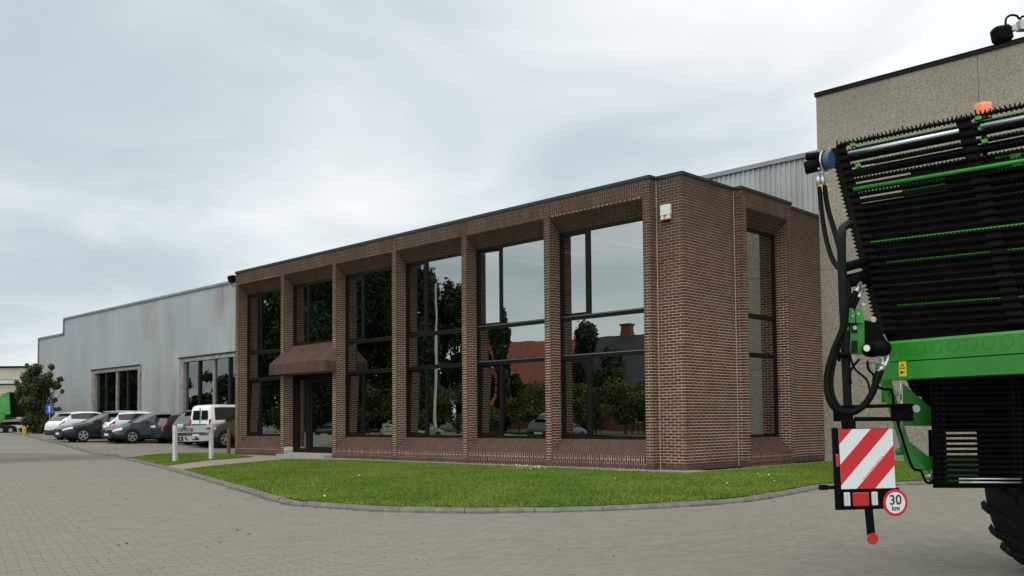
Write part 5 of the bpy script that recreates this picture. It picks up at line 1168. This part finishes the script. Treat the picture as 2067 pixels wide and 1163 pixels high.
# orange beacon behind the top edge
P = atd(1985, 228, 7.6); bc = MB(); bc.tube([P-Z_*.06, P-Z_*.02, P+Z_*.055, P+Z_*.075, P+Z_*.084], [.062, .066, .066, .058, .03], 20); be_ = mpart('beacon', bc, 'beacon_orange', hv, True)
mb = MB(); mb.tube([P-Z_*.62, P-Z_*.06], .022, 8); mb.disc(P-Z_*.075, Z_, .068, .02, 16); mpart('beacon_stem', mb, 'machine_black')
# hydraulic motor and flange at the top left
P = atd(1668, 325, 8.0); ax = d1
mb = MB(); mb.disc(P-ax*.02, ax, .092, .012, 24); mpart('motor_flange', mb, 'steel'); mb = MB(); mb.disc(P+ax*.0, ax, .076, .05, 20); mpart('motor_mount', mb, 'motor_blue')
mb = MB(); p1 = atd(1624, 340, 8.06); p2 = atd(1655, 332, 8.02); mb.tube([p1, p1+(p2-p1)*.15, p2], [.05, .056, .056], 14); mpart('hydraulic_motor', mb, 'machine_black', hv, True)
mb = MB(); p1 = atd(1626, 317, 8.06); p2 = atd(1655, 314, 8.02); mb.tube([p1, p1+(p2-p1)*.1, p2], [.026, .033, .033], 12); mpart('motor_valve', mb, 'machine_black', hv, True)
for u, v in ((1652, 341), (1672, 300), (1668, 350)):
    mb = MB(); q = atd(u, v, 7.97); mb.disc(q, -FW, .010, .012, 6); mpart('bolt', mb, 'zinc')
for u0, v0 in ((1652, 362), (1661, 362)):
    mb = MB(); mb.tube([atd(u0-2, 352, 8.0), atd(u0+1, 376, 7.98)], [.020, .022], 10); mpart('hose_fitting', mb, 'zinc', hv, True)
mb = MB(); mb.tube([atd(1655, 375, 7.98), atd(1656, 389, 7.97)], .024, 10); mpart('hose_band', mb, 'yellow_film')
def hose(pts, r, nm='hose', n=8):
    mb = MB(); mb.tube(spline([atd(u, v, D) for u, v, D in pts], n), r, 10); return mpart(nm, mb, 'hose', hv, True)
hose([(1654, 378, 7.97), (1659, 430, 7.9), (1667, 480, 7.75), (1681, 525, 7.5), (1700, 550, 7.3), (1712, 575, 7.1), (1714, 640, 7.0)], .020)
hose([(1664, 376, 7.97), (1671, 420, 7.9), (1684, 465, 7.7), (1695, 505, 7.5), (1703, 545, 7.3), (1712, 600, 7.1)], .021)
# upright grey post carrying lamps and panel
Dp = 6.95
mb = MB(); mb.tube(spline([atd(1716, 452, Dp+.25), atd(1704, 458, Dp+.1), atd(1699, 475, Dp), atd(1700, 560, Dp), atd(1706, 700, Dp), atd(1713, 868, Dp)], 6), .032, 12); post = mpart('post', mb, 'post_grey', hv, True)
mb = MB(); mb.tube([atd(1704, 540, 7.1), atd(1726, 534, 7.3), atd(1748, 528, 7.5)], .037, 12); mpart('motor_valve', mb, 'machine_black', hv, True)
mb = MB(); mb.tube([atd(1710, 568, 7.2), atd(1745, 560, 7.5)], [.052, .056], 14); mpart('hydraulic_motor', mb, 'machine_black', hv, True)
for uv in (((1727, 590, 7.1), (1737, 572, 7.25)), ((1732, 602, 7.1), (1741, 584, 7.25))):
    mb = MB(); mb.tube([atd(*uv[0]), atd(*uv[1])], .017, 10); mpart('hose_fitting', mb, 'zinc', hv, True)
hose([(1727, 590, 7.1), (1718, 612, 7.05), (1712, 640, 7.0), (1712, 690, 7.0)], .021); hose([(1732, 602, 7.1), (1723, 622, 7.05), (1718, 650, 7.03), (1716, 700, 7.0)], .017)
# green lug bracket
def plate(nm, uv, D, th, mt, parent=hv):
    mb = MB(); pts = [atd(u, v, D) for u, v in uv]; mb.prism(pts, FW*th); return mpart(nm, mb, mt, parent)
br_ = plate('bracket', [(1717, 640), (1745, 640), (1745, 716), (1716, 714)], 6.98, .10, 'machine_green')
for u in (1711, 1727):
    arc = [(u+7+7*math.cos(a), 630+8*math.sin(a)) for a in np.linspace(math.pi, 2*math.pi, 10)]
    plate('lug', [(u+2, 652), *arc, (u+17 if u > 1720 else u+15, 652)], 6.95, .014, 'machine_green')
plate('slot', [(1719, 648), (1730, 647), (1731, 672), (1720, 672)], 6.972, .006, 'car_shadow'); plate('slot', [(1720, 688), (1731, 687), (1731, 711), (1719, 712)], 6.972, .006, 'car_shadow')
plate('bracket_arm', [(1743, 646), (1766, 650), (1790, 688), (1760, 700), (1743, 696)], 7.06, .10, 'machine_black')
mb = MB(); mb.tube([atd(1703, 665, 6.94), atd(1712, 664, 6.94)], [.018, .022], 10); mpart('grease_cap', mb, 'machine_green', hv, True)
for u, v, r_ in ((1724, 662, .016), (1741, 615, .016), (1761, 645, .022), (1719, 638, .008), (1731, 634, .010), (1752, 741, .016), (1722, 722, .018)):
    mb = MB(); q = atd(u, v, 6.93); mb.disc(q, -FW, r_, .02, 8); mpart('bolt', mb, 'zinc')
# drive motor with white cap, elbows and the big hose loop
P = atd(1752, 706, 6.86); mb = MB(); mb.tube([P, P+Lm*.05-FW*.0+FW*.05, P+Lm*.16+FW*.02], [.055, .060, .055], 18); mb.disc(P-FW*.01, -FW, .052, .03, 20); mpart('drive_motor', mb, 'machine_black', hv, True)
mb = MB(); mb.disc(atd(1749, 703, 6.80), -FW, .024, .008, 16); mpart('motor_cap', mb, 'white_film')
mb = MB(); mb.tube([atd(1768, 700, 6.85), atd(1790, 712, 6.83)], .030, 12); mb.tube([atd(1772, 690, 6.85), atd(1776, 702, 6.84)], .02, 8); mpart('valve_block', mb, 'machine_black', hv, True)
for pts in (((1782, 710), (1790, 715), (1792, 724), (1786, 738), (1782, 744)), ((1772, 718), (1779, 722), (1782, 733), (1778, 742), (1774, 748))):
    mb = MB(); mb.tube(spline([atd(u, v, 6.8) for u, v in pts], 4), .014, 10); mpart('elbow', mb, 'steel', hv, True)
mb = MB(); mb.tube([atd(1783, 738, 6.79), atd(1774, 752, 6.78)], .022, 10); mpart('hose_fitting', mb, 'zinc', hv, True)
hose([(1778, 745, 6.79), (1770, 768, 6.76), (1760, 795, 6.72), (1742, 820, 6.7), (1718, 833, 6.7), (1693, 830, 6.72), (1676, 810, 6.75), (1669, 780, 6.8), (1672, 745, 6.84), (1684, 705, 6.88), (1698, 672, 6.9), (1706, 640, 6.92), (1710, 600, 6.95)], .025, n=10)
hose([(1772, 750, 6.80), (1764, 780, 6.77), (1748, 812, 6.74), (1722, 830, 6.74), (1698, 826, 6.75), (1683, 806, 6.78), (1677, 775, 6.82), (1682, 735, 6.86), (1694, 695, 6.9)], .020, n=10)
hose([(1716, 722, 6.9), (1726, 745, 6.9), (1745, 762, 6.9), (1753, 775, 6.9), (1757, 800, 6.9)], .008, 'cable'); hose([(1735, 725, 6.9), (1722, 740, 6.9), (1716, 755, 6.9), (1718, 775, 6.9)], .009, 'cable'); hose([(1751, 728, 6.9), (1753, 745, 6.9), (1763, 757, 6.9), (1762, 770, 6.9)], .009, 'cable')
mb = MB(); mb.tube([atd(1694, 718, 6.92), atd(1716, 716, 6.92)], .022, 10); mb.tube([atd(1694, 710, 6.92), atd(1694, 730, 6.92)], .012, 8); mpart('hose_clamp', mb, 'machine_black', hv, True)
# black carrier frame behind the panel
Df = 6.85
for u0, v0, u1, v1, r_ in ((1690, 822, 1842, 818, .014), (1726, 846, 1842, 846, .016)):
    mb = MB(); a, b = atd(u0, v0, Df), atd(u1, v1, Df+.2); mb.tube([a, b], r_, 8); mpart('carrier_rail', mb, 'machine_black')
plate('carrier_plate', [(1683, 822), (1722, 822), (1722, 851), (1684, 851)], Df, .02, 'machine_black'); plate('carrier_plate', [(1800, 818), (1845, 816), (1843, 848), (1800, 850)], Df+.18, .02, 'machine_black')
mb = MB(); q = atd(1848, 825, Df+.15); mb.disc(q, -FW, .028, .02, 12); mpart('bolt', mb, 'zinc')
# green diagonal leg, plates, hydraulic rod
mb = MB(); pts = [(1783, 768), (1800, 768), (1822, 850), (1845, 920), (1868, 945), (1852, 948), (1836, 936), (1812, 860)]
mb.prism([atd(u, v, 7.35) for u, v in pts], FW*.08); mpart('leg', mb, 'machine_green')
plate('gusset', [(1822, 775), (1830, 780), (1882, 826), (1882, 860), (1822, 860)], 7.45, .03, 'machine_green')
plate('gusset', [(1834, 890), (1878, 925), (1884, 950), (1846, 950), (1836, 940)], 7.4, .03, 'machine_green')
plate('gusset', [(1781, 768), (1790, 768), (1800, 815), (1781, 812)], 7.5, .03, 'machine_green')
mb = MB(); mb.tube([atd(1820, 772, 7.3), atd(1820, 905, 7.35)], .011, 8); mpart('lift_rod', mb, 'steel', hv, True)
mb = MB(); mb.tube([atd(1815, 905, 7.35), atd(1816, 918, 7.35)], .03, 10); mpart('lift_foot', mb, 'machine_green', hv, True)
mb = MB(); mb.tube([atd(1806, 790, 7.3), atd(1806, 800, 7.3)], .028, 10); mpart('lift_eye', mb, 'zinc', hv, True)
hose([(1768, 780, 7.0), (1785, 786, 7.1), (1800, 790, 7.2), (1806, 830, 7.3), (1820, 880, 7.3), (1836, 930, 7.3), (1846, 948, 7.3), (1858, 950, 7.3), (1865, 965, 7.3), (1870, 973, 7.3), (1880, 975, 7.3), (1888, 966, 7.3)], .010, 'cable')
mb = MB(); mb.tube([atd(1868, 962, 7.35), atd(1886, 961, 7.35)], .024, 12); mb.tube([atd(1880, 962, 7.33), atd(1880, 950, 7.33)], .007, 6); mpart('pin', mb, 'zinc', hv, True)
# lower rod conveyor
hdw = R(81); dl = RT*math.sin(hdw)-FW*math.cos(hdw); dl.z = 0; dl.normalize(); W0 = atd(1884, 862, 7.30); wlen = 1.15
zt2, zb2 = atd(1884, 758, 7.3).z, atd(1884, 983, 7.3).z; nn2 = Vector((-dl.y, dl.x, 0)); nn2 = -nn2 if nn2.dot(CAM-W0) < 0 else nn2
for s in (0.045, .60):
    lc = MB(); lc.obox(Vector((W0.x, W0.y, (zt2+zb2)/2))+dl*s-nn2*.02, dl, nn2, Z_, .05 if s < .1 else .045, .012, (zt2-zb2)/2-.01)
    q = mpart('conveyor_belt', lc, 'machine_black')
    lconv = q if s < .1 else lconv
NR2 = 21
for k in range(NR2):
    z = zb2+.03+(zt2-zb2-.05)*k/(NR2-1); a = Vector((W0.x, W0.y, z)); rodobj('conveyor_rod', plain_me, a, a+dl*wlen, lconv)
    for s in (0.03, .60):
        mb = None
rv = MB()
for k in range(NR2):
    z = zb2+.03+(zt2-zb2-.05)*k/(NR2-1)
    for s in (.025, .075, .585, .625): rv.disc(Vector((W0.x, W0.y, z))+dl*s+nn2*.012, nn2, .0075, .008, 6)
mpart('rivets', rv, 'post_grey', lconv)['kind'] = 'stuff'
# dark guarding behind with an open slot
def gplate(s0, s1, za, zb, off, mt='machine_hood', nm='guard_plate'):
    mb = MB(); mb.obox(Vector((W0.x, W0.y, (za+zb)/2))+dl*((s0+s1)/2)-nn2*off, dl, nn2, Z_, (s1-s0)/2, .01, (zb-za)/2); return mpart(nm, mb, mt)
zo0, zo1 = atd(1884, 922, 7.3).z, atd(1884, 868, 7.3).z
gplate(0.12, wlen, zo1, zt2+.05, .16); gplate(.37, wlen, zb2+.02, zo1, .16); gplate(0.0, .37, zb2+.02, zo0, .16, 'machine_green'); gplate(0.0, .10, zo0, zo1, .14)
gplate(0.0, 1.1, zb2-.01, zb2+.03, .05, 'machine_black', 'lower_frame')
for z in (atd(1884, 966, 7.3).z, atd(1884, 973, 7.3).z):
    mb = MB(); mb.tube([Vector((W0.x, W0.y, z))+dl*.17+nn2*.02, Vector((W0.x, W0.y, z))+dl*.62+nn2*.02], .008, 8); mpart('steel_strip', mb, 'steel', hv, True)
# inclined web glimpsed left of the guard
for k in range(6):
    mb = MB(); v = 772+k*9; mb.tube([atd(1835, v, 7.7), atd(1890, v-1, 7.7)], .010, 6); mpart('conveyor_rod', mb, 'rubber')
plate('guard_plate', [(1846, 772), (1885, 800), (1885, 830), (1868, 815)], 7.8, .02, 'machine_hood')
# wheel
wr, ww = .80, .62; pw = atd(1976, 985, 7.76); fwd = -Nm
wc = Vector((pw.x, pw.y, 0))+fwd*(wr*.97)+Lm*(ww/2); wc.z = ROAD+wr
mb = MB(); prof = [(.44, -.26), (.52, -.30), (.66, -.31), (.735, -.29), (.765, -.22), (.775, 0), (.765, .22), (.735, .29), (.66, .31), (.52, .30), (.44, .26)]; n = 48
V = []
for pr_, py in prof:
    for k in range(n): th = 2*math.pi*k/n; V.append(wc+Lm*py+(fwd*math.cos(th)+Z_*math.sin(th))*pr_)
mb.add(V, [(a*n+k, a*n+(k+1) % n, (a+1)*n+(k+1) % n, (a+1)*n+k) for a in range(len(prof)-1) for k in range(n)]); wheel = mpart('wheel', mb, 'tyre_rubber', hv, True)
lug = MB(); NL = 20
for k in range(NL):
    for s in (1, -1):
        th0 = 2*math.pi*(k+(.5 if s > 0 else 0))/NL; V = []
        for j in range(6):
            f = j/5; y = s*(.325-.325*f*.98); th = th0+.24*f**1.3; wd = .034+.006*f
            ro = .800 if f > .12 else .765; ri = .765-(.06 if f < .12 else 0)
            for rr, dth in ((ri, -wd*1.25), (ro, -wd), (ro, wd), (ri, wd*1.25)): V.append(wc+Lm*y+(fwd*math.cos(th+dth)+Z_*math.sin(th+dth))*rr)
        lug.add(V, [(j*4+q, j*4+(q+1) % 4, j*4+4+(q+1) % 4, j*4+4+q) for j in range(5) for q in range(4)]+[(0, 1, 2, 3), (23, 22, 21, 20)])
lo = mpart('tread_lugs', lug, 'tyre_rubber', wheel)
mb = MB(); mb.disc(wc-Lm*.24, -Lm, .45, .02, 32); mb.disc(wc-Lm*.26, -Lm, .16, .06, 20); mpart('rim', mb, 'machine_green', wheel)
mb = MB(); mb.tube([wc-Lm*.2, wc+Lm*1.9], .07, 12); mpart('axle', mb, 'machine_black')
mb = MB(); c = wc+Lm*.8+Z_*.55; mb.obox(c, Lm, Nm, Z_, 1.0, .6, .16); mb.obox(c+Lm*.3+Z_*.6, Lm, Nm, Z_, .9, .55, .5); mpart('chassis', mb, 'machine_hood')
# warning panel, lamps, disc, reflector
DPn = 6.63; ph = R(11); xl = (RT*math.cos(ph)+FW*math.sin(ph)); xl.z = 0; xl.normalize(); nl = Vector((xl.y, -xl.x, 0)); nl = -nl if nl.dot(CAM-atd(1748, 926, DPn)) < 0 else nl
pcn = atd(1749.5, 926, DPn); tl_ = Vector((0, 0, 1))+xl*-.028; tl_.normalize(); hw = .2115
panel_root = empty('warning_board', pcn); bpy.context.view_layer.update()
def lp(x, z, o=0.0): return xl*x+tl_*z+nl*o
mb = MB(); mb.obox((0, 0, 0), xl, nl, tl_, hw+.003, .004, hw+.003); mb.obox(lp(-hw-.02, -.055, -.012), xl, nl, tl_, .018, .014, hw+.065); mb.obox(lp(-.03, -hw-.075, -.012), xl, nl, tl_, hw+.01, .012, .072); mb.obox(lp(hw-.05, -hw-.05, -.014), xl, nl, tl_, .085, .010, .05); fixn(mb.build('backing', 'machine_black', panel_root))
mb = MB(); mb.obox(lp(0, 0, .005), xl, nl, tl_, hw, .0012, hw); mb.build('white_sheet', 'white_film', panel_root)
def clip_stripe(c0, c1):
    """polygon of the square where c0 < x - z < c1 (stripes rising to the right)"""
    poly = [(-hw, -hw), (hw, -hw), (hw, hw), (-hw, hw)]
    for sgn, cc in ((1, c0), (-1, -c1)):
        out = []
        for i in range(len(poly)):
            a, b = poly[i], poly[(i+1) % len(poly)]; fa, fb_ = sgn*(a[0]-a[1])-cc, sgn*(b[0]-b[1])-cc
            if fa >= 0: out.append(a)
            if (fa >= 0) != (fb_ >= 0): t = fa/(fa-fb_); out.append((a[0]+(b[0]-a[0])*t, a[1]+(b[1]-a[1])*t))
        poly = out
        if len(poly) < 3: return []
    return poly
sw_ = .1445; off_ = -.028
for k in (-3, -1, 1):
    pg = clip_stripe(off_+(k)*sw_, off_+(k+1)*sw_)
    if len(pg) > 2:
        mb = MB(); mb.prism([lp(x, z, .0065) for x, z in pg], nl*.0008); fixn(mb.build('red_stripe', 'red_film', panel_root))
for c0 in (off_-sw_*1+.012-sw_*0, off_+sw_*1-.012+sw_*0):
    for k in range(9):
        s = -.12+.026*k; x = (c0+s*0)/2+s*.72; z = x-c0
        if abs(x) < hw-.01 and abs(z) < hw-.01:
            mb = MB(); w_ = random.uniform(.004, .010); q = (xl+tl_).normalized(); p_ = (tl_-xl).normalized(); mb.obox(lp(x, z, .0075), q, nl, p_, w_, .0004, .0028); mb.build('mark', 'red_film', panel_root)
tag(panel_root, 'square red and white striped warning board with tail lamps hung behind the harvester', 'warning board')
mb = MB(); mb.obox(lp(-.078+.0, -hw-.072, .006), xl, nl, tl_, .128, .014, .058); lampb = mb.build('lamp_housing', 'machine_black', panel_root)
mb = MB(); mb.bbox(lp(-.075, -hw-.072, .022), xl, nl, tl_, .062, .004, .048, .006); mb.build('red_lamp', 'red_lens', panel_root)
for x in (-.182, .032):
    mb = MB(); mb.bbox(lp(x, -hw-.070, .022), xl, nl, tl_, .024, .004, .048, .006); gl = mb.build('clear_lamp', 'clear_lens', panel_root)
    mb = MB()
    for i in range(2):
        for j in range(6): mb.disc(lp(x-.011+.022*i, -hw-.108+.0155*j, .026), nl, .0065, .004, 8)
    fixn(mb.build('reflector_cells', 'white_film', gl))
mb = MB(); mb.bbox(lp(-hw-.02, -.01, .006), xl, nl, tl_, .012, .006, .045, .004); mb.build('side_reflector', 'red_lens', panel_root)
mb = MB(); mb.obox(lp(-hw-.085, -hw+.012, -.02), xl, nl, tl_, .06, .012, .012); mb.obox(lp(-hw-.125, -hw+.014, -.02), xl, nl, tl_, .025, .018, .018); mb.build('side_lamp', 'machine_black', panel_root)
dc = lp(.2075-.005, -hw-.105, .004); mb = MB(); mb.disc(dc, nl, .097, .004, 40); ds_ = mb.build('speed_disc', 'red_film', panel_root)
mb = MB(); mb.disc(dc+nl*.0045, nl, .076, .001, 40); mb.build('disc_face', 'white_film', ds_)
t1_ = text('30', .098, pcn+dc+nl*.0062+tl_*.017, xl, tl_, 'black_film', 'lettering', ds_, extrude=.0003, offset=.0016)
t2_ = text('km', .050, pcn+dc+nl*.0062-tl_*.040, xl, tl_, 'black_film', 'lettering', ds_, extrude=.0003, offset=.0016)
mb = MB(); a = lp(0.002, -hw-.14, -.012); b = lp(.012, -hw-.335, -.012); mb.obox((a+b)/2, xl, nl, (a-b).normalized(), .026, .012, (a-b).length/2); mb.build('lower_post', 'machine_black', panel_root)
mb = MB(); mb.disc(lp(.013, -hw-.355, -.004), nl, .042, .012, 28); mb.build('red_reflector', 'red_lens', panel_root)
mb = MB(); mb.obox(lp(-.11, hw+.02, -.03), xl, nl, tl_, .05, .012, .05); mb.obox(lp(-.10, hw-.05, -.02), xl, nl, tl_, .03, .012, .10); mb.build('mounting', 'machine_black', panel_root)
# work light high on the right
Dw = 6.0
wl_c = atd(2022, 70, Dw); mb = MB(); q1 = (RT*.96+UP*.18).normalized(); q3 = FW; q2 = q1.cross(q3).normalized()
q2 = -q2 if q2.dot(UP) < 0 else q2
mb.bbox(wl_c, q1, q3, q2, .058, .045, .052, .018); wl_ = mpart('work_light', mb, 'machine_hood')
mb = MB(); mb.obox(atd(2043, 58, Dw), q1, q3, q2, .02, .02, .018); mpart('light_mount', mb, 'zinc')
mb = MB(); mb.obox(atd(2085, 52, Dw), RT, FW, UP, .095, .03, .03); mpart('light_mount', mb, 'zinc'); mb = MB(); mb.tube([atd(2110, 55, Dw), atd(2150, 50, Dw), atd(2158, 90, Dw), atd(2180, 700, Dw)], .024, 10); mpart('light_arm', mb, 'post_grey')
hose([(2030, 52, Dw), (2031, 38, Dw), (2040, 31, Dw), (2052, 32, Dw), (2058, 38, Dw), (2066, 33, Dw), (2080, 40, Dw)], .007, 'cable')
